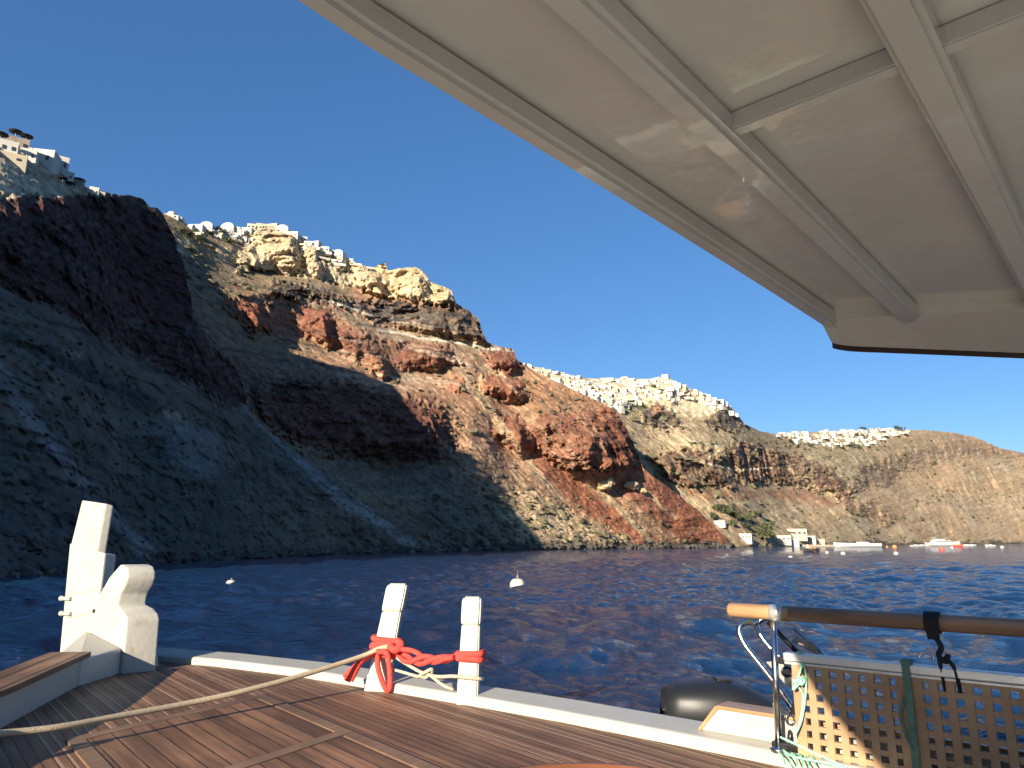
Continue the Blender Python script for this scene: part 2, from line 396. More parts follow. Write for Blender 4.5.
        hx = np.hypot(x, y); P = lambda D: (x/hx*D, y/hx*D, k/hx*D)
        X, Y, Z = P(D)
        sc = s.scale
        tq = lambda n, k: (np.floor(n*k)+smooth((n*k-np.floor(n*k)-.5)*2.2+.5))/k
        n = fbm(X/26, Y/26, Z/22, 6, 21+s.seed, ridged=True, gain=.6)*4.2*sc+fbm(X/6/sc, Y/6/sc, Z/4/sc, 4, 31+s.seed, gain=.7)*2.0*sc
        fl = s.WV-s.fall*s.WU; fs = fbm(fl/9, (s.U+s.V)/110, s.U*0+s.seed, 4, 36, ridged=True, gain=.6); s.fs = fs
        nf = fbm(X/11, Y/11, Z/45, 5, 41+s.seed, ridged=True, gain=.6)*5.0*sc
        st = fbm(X/60, Y/60, (Z-.12*X)/3.0, 3, 51+s.seed, gain=.6)*.9
        fade = smooth((np.arange(len(D))/len(D))/.02)[:, None]
        n = .5*n+.5*tq(n, .9); nf = .5*nf+.5*tq(nf, .8)
        D = D-(n*s.rough+nf*s.fis+st*s.rough*2.6+fs*2.4*sc*np.clip(1-s.rough, 0, 1))*fade
        s.D = D; s.X, s.Y, s.Z = P(D)
        # colour: mottling, strata, speckle
        X, Y, Z = s.X, s.Y, s.Z
        c1 = fbm(X/30, Y/30, Z/14, 4, 61+s.seed); c2 = fbm(X/4.5, Y/4.5, Z/3, 3, 71+s.seed, gain=.7); c3 = fbm(X/90, Y/90, (Z-.15*X)/2.2, 2, 81+s.seed); c4 = fbm(X/1.7, Y/1.7, Z/1.5, 2, 91+s.seed)
        f = 1+s.mot*(c1*1.1+c2*1.5+c3*.7+c4*1.1+s.fs*.45*np.clip(1-s.rough, 0, 1))
        s.col = np.clip(s.col*np.clip(f, .3, 2)[..., None], .008, .85)
        tint = fbm(X/40, Y/40, Z/20, 3, 99)[..., None]*.16
        s.col = np.clip(s.col*(1+tint*np.array([1., .1, -.8])), .005, .9)
        r = np.linspace(0, 1, s.rows)[:, None]; V2 = np.maximum(s.low[None]+(s.topx-s.low)[None]*r, s.top[None]); D2 = np.empty_like(s.D); C2 = np.empty_like(s.col)
        for j in range(len(s.u)):
            q = s.V[::-1, j]; D2[:, j] = np.interp(V2[:, j], q, s.D[::-1, j])
            for c in range(3): C2[:, j, c] = np.interp(V2[:, j], q, s.col[::-1, j, c])
        s.V, s.D, s.col = V2, D2, C2; x, y, k = ray(s.U, s.V); hx = np.hypot(x, y); s.X, s.Y, s.Z = x/hx*s.D, y/hx*s.D, k/hx*s.D
    def at(s, u, v):
        j = int(np.clip(np.searchsorted(s.u, u), 0, len(s.u)-1)); col = s.V[:, j]
        i = int(np.argmin(np.abs(col-v))); return Vector((s.X[i, j], s.Y[i, j], s.Z[i, j]+H))
    def topat(s, u):
        j = int(np.clip(np.searchsorted(s.u, u), 0, len(s.u)-1)); return s.V[-1, j]
    def mesh(s, mat, back=((5, -1), (16, -5), (60, -22), (160, -70)), left_ext=None):
        X, Y, Z = s.X, s.Y, s.Z
        hx = np.hypot(X[-1], Y[-1]); bx, by = X[-1]/hx, Y[-1]/hx
        ex = [X]; ey = [Y]; ez = [Z]; ec = [s.col]
        for d, dz in back: ex.append((X[-1]+bx*d)[None]); ey.append((Y[-1]+by*d)[None]); ez.append((Z[-1]+dz)[None]); ec.append(s.col[-1:])
        ex.insert(0, X[:1]); ey.insert(0, Y[:1]); ez.insert(0, Z[:1]-4); ec.insert(0, s.col[:1])
        X, Y, Z, C = np.vstack(ex), np.vstack(ey), np.vstack(ez), np.vstack(ec)
        if left_ext: X, Y, Z, C = left_ext(X, Y, Z, C)
        r, c = X.shape; co = np.stack([X, Y, Z+H], -1).reshape(-1, 3)
        i = (np.arange(r-1)[:, None]*c+np.arange(c-1)[None]).reshape(-1); q = np.stack([i, i+1, i+1+c, i+c], -1)
        me = bpy.data.meshes.new(s.name); me.vertices.add(len(co)); me.vertices.foreach_set('co', co.astype(np.float32).ravel())
        me.loops.add(q.size); me.loops.foreach_set('vertex_index', q.astype(np.int32).ravel())
        me.polygons.add(len(q)); me.polygons.foreach_set('loop_start', np.arange(0, q.size, 4, dtype=np.int32))
        me.polygons.foreach_set('use_smooth', np.ones(len(q), bool))
        me.update(calc_edges=True)
        at = me.attributes.new('rock_colour', 'FLOAT_COLOR', 'POINT'); rgba = np.concatenate([C.reshape(-1, 3), np.ones((len(co), 1))], 1)
        at.data.foreach_set('color', rgba.astype(np.float32).ravel())
        me.materials.append(mat); o = bpy.data.objects.new(s.name, me); link(o); meta(o, kind='structure'); return o
def rockmat():
    m, nt, b = newmat('caldera_rock'); N = nt.nodes; L = nt.links
    at = N.new('ShaderNodeAttribute'); at.attribute_name = 'rock_colour'
    tc = N.new('ShaderNodeTexCoord')
    n = N.new('ShaderNodeTexNoise'); n.inputs['Scale'].default_value = .9; n.inputs['Detail'].default_value = 6; n.inputs['Roughness'].default_value = .7; L.new(tc.outputs['Object'], n.inputs['Vector'])
    mp = N.new('ShaderNodeMapRange'); mp.inputs['From Min'].default_value = .3; mp.inputs['From Max'].default_value = .7; mp.inputs['To Min'].default_value = .80; mp.inputs['To Max'].default_value = 1.42; L.new(n.outputs['Fac'], mp.inputs['Value'])
    mx = N.new('ShaderNodeMix'); mx.data_type = 'RGBA'; mx.blend_type = 'MULTIPLY'; mx.inputs['Factor'].default_value = 1
    L.new(at.outputs['Color'], mx.inputs['A']); L.new(mp.outputs[0], mx.inputs['B']); L.new(mx.outputs['Result'], b.inputs['Base Color'])
    b.inputs['Roughness'].default_value = .95; b.inputs['Specular IOR Level'].default_value = .1
    bp = N.new('ShaderNodeBump'); bp.inputs['Strength'].default_value = .8; bp.inputs['Distance'].default_value = .6; L.new(n.outputs['Fac'], bp.inputs['Height']); L.new(bp.outputs[0], b.inputs['Normal'])
    return m
ROCK = rockmat()
def shore_depth(u):          # forward distance of the waterline
    return interp(u, [(-260, 31), (-150, 39), (0, 51), (60, 58), (150, 77), (200, 90), (300, 124), (420, 165), (520, 200), (640, 245), (740, 295), (850, 410), (1024, 680), (1300, 1100)])
SHORE = [(float(q), 384+F*math.tan(math.atan(H/float(shore_depth(q)))+PITCH)) for q in range(-260, 1310, 10)]
def smoothed(pts, u):
    a = np.arange(u[0]-60, u[-1]+60); g = np.exp(-.5*(np.arange(-45, 46)/15.)**2); g /= g.sum(); return np.interp(u, a[45:-45], np.convolve(interp(a, pts), g, 'valid'))
ATOP = [(-260, 70), (-150, 92), (-60, 120), (0, 144), (30, 153), (60, 172), (90, 189), (110, 193), (120, 195), (130, 195), (143, 199), (150, 207), (158, 208), (163, 214), (170, 229), (175, 238), (178, 252), (184, 261), (186, 280), (191, 296), (193, 318), (203, 329), (209, 341), (232, 358), (243, 385), (247, 405), (249, 414), (262, 425), (300, 457), (340, 487), (380, 515), (410, 535), (425, 550)]
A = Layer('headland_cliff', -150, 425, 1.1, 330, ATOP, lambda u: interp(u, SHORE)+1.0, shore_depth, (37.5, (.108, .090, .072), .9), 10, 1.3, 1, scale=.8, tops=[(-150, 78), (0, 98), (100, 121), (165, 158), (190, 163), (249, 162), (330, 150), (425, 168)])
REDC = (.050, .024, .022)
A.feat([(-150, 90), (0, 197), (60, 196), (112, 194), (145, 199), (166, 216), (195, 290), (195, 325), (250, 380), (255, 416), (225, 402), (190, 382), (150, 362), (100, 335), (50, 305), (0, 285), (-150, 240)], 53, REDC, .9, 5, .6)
A.feat([(-150, 40), (0, 145), (40, 160), (75, 184), (112, 192), (60, 197), (30, 194), (0, 198), (-150, 110)], 47, (.40, .33, .23), .6, 4)
A.feat([(100, 225), (165, 212), (195, 300), (180, 330), (120, 300)], None, (.06, .026, .023), None, 10)
A.line([(-40, 330), (0, 372), (25, 410), (75, 475), (110, 515), (150, 560)], 18, (.2, .195, .19), 10, .7, warp=1., soft=6, streak=1.2)
A.line([(105, 505), (130, 535), (158, 556)], 9, (.22, .21, .2), 13, .6, warp=1., soft=5, streak=1.2)
for k in range(5):
    A.line([(245+k*9, 408+k*8), (310+k*8, 468+k*9), (385+k*7, 525+k*5), (430, 560)], 7, (.2, .19, .175), 11, .6, warp=1.1, soft=5, streak=1.6)
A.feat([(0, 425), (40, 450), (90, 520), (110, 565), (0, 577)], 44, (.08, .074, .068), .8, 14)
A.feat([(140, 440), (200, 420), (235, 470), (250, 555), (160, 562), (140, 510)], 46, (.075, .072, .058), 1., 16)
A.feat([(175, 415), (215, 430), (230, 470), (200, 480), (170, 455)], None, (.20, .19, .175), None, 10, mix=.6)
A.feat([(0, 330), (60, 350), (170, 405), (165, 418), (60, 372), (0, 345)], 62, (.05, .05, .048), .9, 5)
A.feat([(64, 350), (82, 353), (78, 358), (60, 356)], 26, (.26, .22, .15), 1.2, 3, mix=.6)  # patch of grazing sunlight painted as paler, flatter rock
A.feat([(160, 408), (180, 413), (186, 421), (172, 422), (158, 414)], 26, (.26, .22, .15), 1.2, 3, mix=.6)  # second grazing sun patch, its light put into the rock colour
for k in range(16):
    v = 300+k*15+random.uniform(-5, 5); u = random.uniform(-40, 60); L_ = random.uniform(60, 150)
    A.line([(u, v), (u+L_*.5, v+L_*.16), (u+L_, v+L_*.42)], random.uniform(2, 5), random.choice([(.025, .024, .022), (.03, .028, .026), (.12, .115, .10)]), 3, .75, warp=1., soft=3, streak=.8)
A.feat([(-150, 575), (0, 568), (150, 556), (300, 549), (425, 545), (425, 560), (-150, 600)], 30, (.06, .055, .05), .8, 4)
A.crag([(113, 193), (128, 194), (127, 210), (114, 210)], 3, .6, 3); A.crag([(143, 198), (165, 212), (164, 232), (146, 226)], 4, .6, 3)
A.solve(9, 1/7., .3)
def a_ext(X, Y, Z, C):       # the headland goes on to the left, out of the picture, and ends above the bay
    x0, y0, z0, c0 = X[:, :1], Y[:, :1], Z[:, :1], C[:, :1]; cx, cy, cz, cc = [], [], [], []
    for i in range(40, 0, -1):
        d = i*6.; x = x0-.12*d+fbm(x0/30, (y0-d)/30, z0/30, 3, 5)*6; y = y0-d; sv = y-1.376*x
        z = z0*smooth((sv-95)/30)-6*(1-smooth((sv-95)/30))
        cx.append(x); cy.append(y); cz.append(np.where(z0 > 0, z, z0)); cc.append(c0)
    return np.hstack(cx+[X]), np.hstack(cy+[Y]), np.hstack(cz+[Z]), np.hstack(cc+[C])
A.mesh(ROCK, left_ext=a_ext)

# --- layer B: the sunlit red and tan cliff
def b_low(u):
    t = smoothed(ATOP, u)+34; sh = interp(u, SHORE)+1.0; w = smooth((u-395)/25); return np.minimum(t, sh)*(1-w)+sh*w
jt = [np.argmin(np.abs(A.u-x)) for x in range(150, 426)]
atd = A.Y[-1, jt]; atd = np.convolve(np.pad(atd, 8, mode='edge'), np.ones(17)/17, 'valid')
def b_d(u):
    g = interp(u, [(150, 30), (188, 18), (249, 10), (330, 6), (425, 0)]); d = np.interp(u, np.arange(150, 426), atd)+g
    w = smooth((u-370)/50); return d*(1-w)+shore_depth(u)*w
BTOP = [(140, 205), (168, 215), (185, 224), (200, 229), (230, 231), (250, 228), (262, 226), (275, 226), (300, 239), (320, 249), (345, 260), (362, 266), (372, 268), (385, 262), (388, 271), (400, 268), (415, 267), (424, 272), (430, 282), (440, 285), (451, 290), (456, 303), (468, 310), (478, 318), (482, 330), (487, 342), (500, 347), (513, 349), (517, 359), (526, 366), (545, 376), (570, 388), (600, 402), (612, 408), (622, 420), (632, 440), (640, 460), (643, 468), (655, 478), (675, 492), (700, 512), (720, 532), (738, 548)]
B = Layer('red_caldera_cliff', 150, 738, .9, 330, BTOP, b_low, b_d, (37, (.25, .155, .098), .5), 16, 1.4, 2, tops=[(150, 225), (200, 240), (260, 262), (350, 275), (450, 278), (500, 275), (560, 268), (620, 265), (642, 262), (738, 297)])
TAN = (.40, .325, .21); RED = (.185, .075, .048); RED2 = (.22, .095, .06); LAVA = (.045, .042, .042)
B.feat([(150, 255), (240, 264), (300, 272), (352, 290), (352, 302), (300, 294), (240, 292), (150, 290)], 29, (.17, .135, .085), .35, 5)
B.feat([(150, 215), (240, 226), (242, 262), (150, 255)], 38, (.15, .125, .075), .4, 5)
P1 = [(236, 270), (244, 246), (252, 226), (275, 220), (300, 232), (330, 245), (372, 262), (386, 256), (418, 260), (432, 275), (460, 286), (460, 306), (440, 305), (415, 301), (395, 298), (372, 293), (355, 287), (340, 284), (310, 277), (280, 271)]
B.feat(P1, 64, TAN, 1.3, 4, .8, mot=.2)
B.feat([(212, 262), (218, 246), (242, 247), (242, 262)], 66, (.36, .30, .19), .5, 3); B.feat([(172, 256), (176, 238), (190, 240), (192, 257)], 66, TAN, .5, 3)
B.feat([(320, 262), (352, 272), (356, 288), (340, 285), (312, 277)], 74, (.36, .30, .2), .4, 3)
B.feat([(185, 250), (215, 262), (240, 300), (310, 355), (430, 430), (480, 500), (480, 552), (380, 552), (250, 420), (185, 330)], None, (.125, .105, .076), None, 16, mix=.85)  # grey-green junction scree, also darkened where the headland's shadow falls
LV = [(272, 282), (300, 284), (330, 290), (352, 301), (380, 300), (415, 303), (456, 307), (478, 316), (492, 343), (470, 341), (440, 335), (410, 331), (380, 325), (355, 313), (330, 303), (295, 299), (272, 293)]
B.feat(LV, 60, LAVA, 1.5, 5, .9, mot=.6)
B.feat([(380, 310), (440, 312), (478, 322), (484, 334), (440, 326), (380, 318)], 40, (.10, .088, .072), 1.0, 6, mix=.6)
B.feat([(300, 299), (350, 315), (400, 331), (450, 336), (490, 344), (514, 349), (505, 357), (440, 346), (380, 338), (330, 318)], 27, (.25, .195, .13), .3, 4)
B.line([(378, 331), (398, 333), (420, 338), (450, 341), (492, 349), (512, 351)], 2.6, (.46, .42, .34), mix=.9, warp=.15, soft=1)
B.line([(325, 300), (350, 308), (372, 316)], 2.2, (.40, .35, .27), mix=.8, warp=.2, soft=1)
B.feat([(222, 300), (262, 302), (300, 305), (335, 312), (370, 335), (400, 343), (446, 346), (460, 362), (446, 366), (405, 369), (380, 378), (345, 355), (318, 340), (290, 331), (250, 333)], 66, (.15, .08, .055), .9, 5, .8, .75)
def rock(poly, col, dep, peak=.7, al=68, soft=6, rough=.8, fis=.6):
    B.feat(poly, al, col, rough, soft, fis, mot=.26); B.crag(poly, dep, peak, soft+1)
rock([(222, 304), (238, 300), (262, 302), (270, 332), (252, 333), (244, 318), (232, 316)], RED, 7, .6)
rock([(292, 318), (304, 308), (318, 304), (333, 310), (336, 347), (318, 339), (300, 330)], RED, 12, .8)
rock([(335, 316), (346, 330), (372, 343), (374, 366), (350, 356), (338, 348)], (.13, .055, .04), 5, .3, 72)  # shaded wall beside the red block, shade put into its darker red
rock([(364, 356), (370, 350), (380, 351), (390, 362), (394, 380), (378, 376), (366, 366)], (.24, .12, .07), 9, .7)
rock([(394, 352), (404, 342), (418, 340), (446, 346), (458, 362), (446, 366), (430, 369), (405, 369), (394, 362)], RED, 9, .72)
rock([(484, 354), (500, 349), (513, 348), (522, 364), (520, 373), (490, 367)], (.16, .066, .045), 8, .75)
rock([(474, 385), (490, 374), (510, 373), (525, 383), (529, 397), (515, 401), (490, 396)], RED2, 10, .78)
rock([(446, 386), (452, 380), (460, 378), (467, 388), (458, 395), (448, 392)], RED2, 5, .7)
rock([(490, 427), (498, 418), (510, 415), (526, 419), (537, 436), (535, 453), (515, 451), (498, 441)], RED, 13, .66)
rock([(528, 422), (550, 413), (580, 412), (610, 404), (624, 418), (637, 445), (645, 468), (622, 471), (590, 472), (565, 467), (545, 456), (533, 440)], (.19, .082, .052), 24, .62, 70, 5, 1.0, .9)
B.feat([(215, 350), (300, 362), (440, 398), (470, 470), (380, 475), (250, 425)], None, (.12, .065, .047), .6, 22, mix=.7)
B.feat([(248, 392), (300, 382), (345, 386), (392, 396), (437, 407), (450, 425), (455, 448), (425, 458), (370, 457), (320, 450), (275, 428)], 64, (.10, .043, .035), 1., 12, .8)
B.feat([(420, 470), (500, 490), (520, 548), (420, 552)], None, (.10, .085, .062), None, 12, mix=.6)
B.crag([(300, 392), (345, 386), (395, 398), (437, 408), (449, 425), (453, 446), (420, 455), (360, 455), (320, 445)], 11, .8, 10)
for k in range(34):       # bedding planes dipping to the right
    u = random.uniform(190, 420); v = interp(np.array([u]), BTOP)[0]+random.uniform(48, 120); L_ = random.uniform(30, 110); sl = random.uniform(.10, .32)
    B.line([(u, v), (u+L_*.5, v+L_*sl*.45), (u+L_, v+L_*sl)], random.uniform(1.2, 3.2), random.choice([(.05, .045, .042), (.07, .055, .045), (.36, .29, .2), (.30, .22, .15), (.15, .075, .05)]), 1.5, .7, warp=.8, soft=1.6, streak=.9)
for k in range(40):
    u = random.uniform(455, 600); v = interp(np.array([u]), BTOP)[0]+random.uniform(15, 90); L_ = random.uniform(15, 50)
    B.line([(u, v), (u+L_*.6, v+L_*.6), (u+L_, v+L_*1.1)], random.uniform(1.2, 3), random.choice([(.12, .06, .042), (.33, .24, .16), (.17, .085, .055)]), 2, .6, warp=.8, soft=1.6, streak=1.)
B.feat([(610, 408), (640, 445), (643, 468), (612, 468), (603, 430)], None, (.105, .045, .034), 1.0, 4, .9)  # right face of the big crag, its shade painted into the colour
B.feat([(560, 388), (610, 404), (580, 412), (540, 414), (520, 405), (530, 385)], 34, (.20, .115, .07), .25, 6)
B.line([(520, 445), (560, 478), (600, 513), (655, 552)], 15, (.19, .078, .048), 24, .9, streak=.25)
B.line([(622, 470), (660, 500), (700, 530), (722, 552)], 34, (.185, .078, .05), 40, .9, streak=.3)
B.line([(590, 482), (625, 515), (660, 550)], 5, (.36, .28, .17), 5, .8, streak=.5); B.line([(636, 484), (660, 505), (676, 518)], 5, (.33, .25, .15), 3, .7, streak=.4)
B.line([(460, 365), (478, 392), (505, 430), (530, 462), (560, 500)], 9, (.30, .23, .15), 5, .6, streak=.7)
B.line([(485, 366), (476, 395), (498, 425), (505, 440)], 7, (.29, .22, .14), 6, .7, streak=.5)
for k in range(7):
    B.line([(440+k*12, 440+k*6), (500+k*13, 495+k*5), (565+k*14, 552)], 4, [(.26, .19, .12), (.15, .10, .07), (.23, .15, .095)][k % 3], 6, .6, streak=.8)
B.feat([(495, 500), (530, 490), (570, 512), (610, 530), (640, 547), (480, 552), (480, 520)], None, (.31, .25, .16), .35, 9, mix=.85)
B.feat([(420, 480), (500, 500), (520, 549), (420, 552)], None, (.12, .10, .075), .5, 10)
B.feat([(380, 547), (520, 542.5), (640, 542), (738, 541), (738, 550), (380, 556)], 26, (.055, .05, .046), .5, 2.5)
B.crag([(240, 268), (250, 228), (275, 222), (300, 238), (304, 262), (296, 272)], 12, .8, 4); B.crag([(300, 262), (306, 240), (322, 246), (328, 268), (316, 276)], 8, .6, 3)
B.crag([(352, 288), (348, 268), (372, 262), (392, 285), (384, 296)], 8, .7, 3); B.crag([(392, 297), (386, 262), (416, 262), (428, 276), (432, 302)], 12, .74, 3); B.crag([(428, 303), (428, 284), (452, 286), (458, 306)], 7, .8, 3)
B.crag([(200, 300), (262, 284), (300, 284), (330, 292), (330, 303), (280, 300)], 5, .5, 5); B.crag([(360, 328), (380, 300), (456, 306), (478, 316), (492, 344), (440, 336)], 9, .85, 5)
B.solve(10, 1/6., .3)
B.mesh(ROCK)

# --- layer C: the village ridge and the far hillside
def c_low(u):
    t = smoothed(BTOP, u)+22; sh = interp(u, SHORE)+.6; w = smooth((u-715)/30); return np.minimum(t, sh)*(1-w)+sh*w
jb = [np.argmin(np.abs(B.u-x)) for x in range(500, 739)]
btd = B.Y[-1, jb]; btd = np.convolve(np.pad(btd, 12, mode='edge'), np.ones(25)/25, 'valid')
def c_d(u):
    d = np.interp(u, np.arange(500, 739), btd)+interp(u, [(500, 40), (560, 36), (640, 30), (738, 3)])
    w = smooth((u-690)/60); return d*(1-w)+shore_depth(u)*w
CTOP = [(500, 358), (522, 364), (545, 369), (560, 373), (585, 378), (600, 379), (640, 379), (668, 378), (685, 386), (700, 393), (720, 401), (733, 409), (745, 424), (760, 431), (775, 434), (800, 433), (830, 431), (850, 432), (880, 428), (905, 430), (925, 430), (950, 432), (975, 437), (1000, 448), (1024, 453), (1100, 470), (1300, 505)]
C = Layer('far_caldera_hillside', 500, 1250, 1.1, 210, CTOP, c_low, c_d, (31, (.27, .21, .135), .4), 12, .8, 3, scale=1.5, tops=[(500, 325), (600, 350), (668, 365), (735, 385), (760, 450), (850, 540), (950, 680), (1024, 800), (1250, 1200)])
C.feat([(500, 355), (668, 374), (735, 405), (752, 428), (720, 416), (690, 412), (650, 408), (615, 408), (560, 392)], 30, (.42, .36, .27), .25, 3)
C.feat([(630, 388), (668, 382), (700, 392), (735, 409), (738, 421), (700, 416), (665, 414), (645, 405)], 44, (.45, .37, .25), .8, 3, mot=.2)
C.feat([(612, 405), (640, 406), (652, 402), (648, 412), (625, 413)], None, (.10, .10, .055), .4, 4)
C.feat([(640, 412), (655, 402), (672, 410), (682, 424), (665, 430), (645, 425)], 62, (.075, .062, .055), 1.2, 3, .6); C.feat([(652, 403), (662, 406), (660, 416), (650, 414)], None, (.22, .13, .09), None, 3)
C.feat([(702, 420), (715, 410), (738, 412), (748, 426), (738, 432), (715, 428)], 60, (.085, .07, .06), 1.1, 3, .6)
BAND = [(650, 458), (690, 450), (720, 452), (742, 440), (762, 448), (800, 455), (830, 468), (855, 490), (848, 502), (828, 493), (800, 487), (770, 482), (720, 488), (690, 486), (665, 478)]
C.feat(BAND, 64, (.125, .08, .06), 1.3, 4, 1.0, mot=.45)
C.feat([(680, 488), (720, 490), (800, 489), (840, 500), (850, 510), (760, 498), (700, 500)], 34, (.215, .12, .075), .4, 5)
C.feat([(870, 500), (900, 518), (895, 530), (850, 512), (845, 502)], 50, (.14, .09, .065), 1., 5, .6)
C.feat([(760, 440), (830, 446), (905, 437), (960, 445), (880, 478), (800, 456)], 33, (.20, .165, .105), .6, 6, mix=.8)
C.feat([(855, 466), (895, 455), (950, 443), (1000, 447), (1040, 458), (960, 458), (905, 470), (888, 486), (858, 492)], 52, (.105, .085, .07), .9, 5, .4)
C.feat([(930, 432), (975, 437), (1024, 452), (1024, 458), (960, 447), (920, 440)], None, (.17, .125, .09), .5, 4)
C.feat([(935, 486), (960, 476), (1000, 468), (1050, 462), (1080, 505), (1000, 512), (975, 498), (955, 492)], None, (.36, .28, .165), .7, 6, .3, mix=.8)
for k in range(22):
    u = 650+k*19+random.uniform(-6, 6); v = 470+random.uniform(-15, 35)
    C.line([(u, v), (u+35, v+24), (u+80, v+62)], random.uniform(2, 4), random.choice([(.33, .26, .16), (.28, .21, .13), (.15, .11, .075)]), 5, .55, streak=.8)
for pts in ([(650, 428), (672, 444), (690, 462)], [(660, 420), (690, 440), (725, 448), (700, 462)], [(700, 462), (735, 470), (770, 468)], [(730, 500), (790, 528), (815, 540)], [(875, 420), (880, 445)], [(768, 432), (782, 440)], [(940, 490), (945, 508), (1000, 506)]):
    C.line(pts, 2.0, (.38, .32, .22), 2.0, .75, warp=.4, soft=1)
C.feat([(880, 440), (960, 425), (1250, 440), (1250, 545), (900, 545), (860, 500)], None, (.315, .225, .15), None, 40, mix=.6)
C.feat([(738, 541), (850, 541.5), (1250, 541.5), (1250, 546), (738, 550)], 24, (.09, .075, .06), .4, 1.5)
C.feat([(690, 545), (700, 512), (740, 520), (830, 543), (738, 548)], None, (.24, .18, .115), .3, 5)
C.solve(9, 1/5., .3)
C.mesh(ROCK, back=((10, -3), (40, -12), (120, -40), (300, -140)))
print('depths', [ (n, round(float(l.at(u, v).y)), round(float(l.at(u, v).z))) for n, l, u, v in (('A', A, 0, 150), ('A', A, 165, 216), ('A', A, 249, 414), ('B', B, 200, 300), ('B', B, 260, 230), ('B', B, 450, 410), ('B', B, 500, 350), ('B', B, 620, 450), ('C', C, 600, 380), ('C', C, 850, 435), ('C', C, 1000, 450))])

# ------------------------------------------------------------------ sea
def sea():
    nr, nc = 620, 760
    dv = np.concatenate([np.linspace(.45, 60, 330)[:-1], np.linspace(60, 420, nr-329)])     # depression in pixels of a level camera
    rr = H*F/dv; az = np.linspace(R(-86), R(66), nc-60); az = np.concatenate([np.linspace(R(-294), R(-86), 61)[:-1], az])
    RR, AZI = np.meshgrid(rr, az, indexing='ij'); X = RR*np.sin(AZI); Y = RR*np.cos(AZI); Z = np.zeros_like(X)
    dr = np.abs(np.gradient(rr))[:, None]*np.ones_like(X); dl = RR*(az[1]-az[0]); dl = RR*(az[-1]-az[-2]); sp = np.maximum(dr*.8, dl)
    rg = np.random.RandomState(3); mainang = R(200)
    for i in range(70):
        lam = .55*(1.062**i) if i < 50 else 2.0*(1.09**(i-50)); lam = min(lam, 11)
        a = mainang+rg.normal(0, .62); kx, ky = math.cos(a)*6.2832/lam, math.sin(a)*6.2832/lam
        amp = .0095*lam**.8*(1 if lam < 3 else .45)*rg.uniform(.5, 1.2); ph = rg.uniform(0, 6.28)
        w = smooth((lam/sp-2.2)/2); p = kx*X+ky*Y+ph; s_ = np.sin(p)
        Z += amp*w*(s_+.25*np.cos(2*p)); 
    env = 1+.35*fbm(X/14, Y/14, X*0, 2, 7); Z = Z*env
    co = np.stack([X, Y, Z], -1).reshape(-1, 3); r, c = X.shape
    i = (np.arange(r-1)[:, None]*c+np.arange(c-1)[None]).reshape(-1); q = np.stack([i, i+c, i+1+c, i+1], -1)
    me = bpy.data.meshes.new('sea'); me.vertices.add(len(co)); me.vertices.foreach_set('co', co.astype(np.float32).ravel())
    me.loops.add(q.size); me.loops.foreach_set('vertex_index', q.astype(np.int32).ravel()); me.polygons.add(len(q)); me.polygons.foreach_set('loop_start', np.arange(0, q.size, 4, dtype=np.int32))
    me.polygons.foreach_set('use_smooth', np.ones(len(q), bool)); me.update(calc_edges=True); me.flip_normals() if me.polygons[0].normal.z < 0 else None
    m, nt, b = newmat('sea_water'); N = nt.nodes; L = nt.links
    b.inputs['Base Color'].default_value = (.006, .026, .080, 1); b.inputs['Roughness'].default_value = .05; b.inputs['IOR'].default_value = 1.333
    tc = N.new('ShaderNodeTexCoord'); last = None
    for sc, st, dist, stretch in ((1.5, .9, .36, (1, 1.3, 1)), (4.5, .9, .12, (1, 1.2, 1))):
        mp = N.new('ShaderNodeMapping'); mp.inputs['Scale'].default_value = stretch; mp.inputs['Rotation'].default_value = (0, 0, R(12)); L.new(tc.outputs['Object'], mp.inputs[0])
        n = N.new('ShaderNodeTexNoise'); n.inputs['Scale'].default_value = sc; n.inputs['Detail'].default_value = 6; n.inputs['Roughness'].default_value = .62; L.new(mp.outputs[0], n.inputs['Vector'])
        bp = N.new('ShaderNodeBump'); bp.inputs['Strength'].default_value = st; bp.inputs['Distance'].default_value = dist; L.new(n.outputs['Fac'], bp.inputs['Height'])
        if last: L.new(last, bp.inputs['Normal'])
        last = bp.outputs[0]
    L.new(last, b.inputs['Normal'])
    # the shallows by the headland are greener
    sx = N.new('ShaderNodeSeparateXYZ'); L.new(tc.outputs['Object'], sx.inputs[0])
    mr = N.new('ShaderNodeMapRange'); mr.inputs['From Min'].default_value = -26; mr.inputs['From Max'].default_value = -46; L.new(sx.outputs['X'], mr.inputs['Value'])
    mr2 = N.new('ShaderNodeMapRange'); mr2.inputs['From Min'].default_value = 190; mr2.inputs['From Max'].default_value = 60; L.new(sx.outputs['Y'], mr2.inputs['Value'])
    mu = N.new('ShaderNodeMath'); mu.operation = 'MULTIPLY'; L.new(mr.outputs[0], mu.inputs[0]); L.new(mr2.outputs[0], mu.inputs[1])
    mx = N.new('ShaderNodeMix'); mx.data_type = 'RGBA'; L.new(mu.outputs[0], mx.inputs['Factor']); mx.inputs['A'].default_value = (.006, .026, .080, 1); mx.inputs['B'].default_value = (.014, .085, .082, 1); L.new(mx.outputs['Result'], b.inputs['Base Color'])
    me.materials.append(m); o = bpy.data.objects.new('sea', me); link(o); meta(o, kind='structure')
sea()
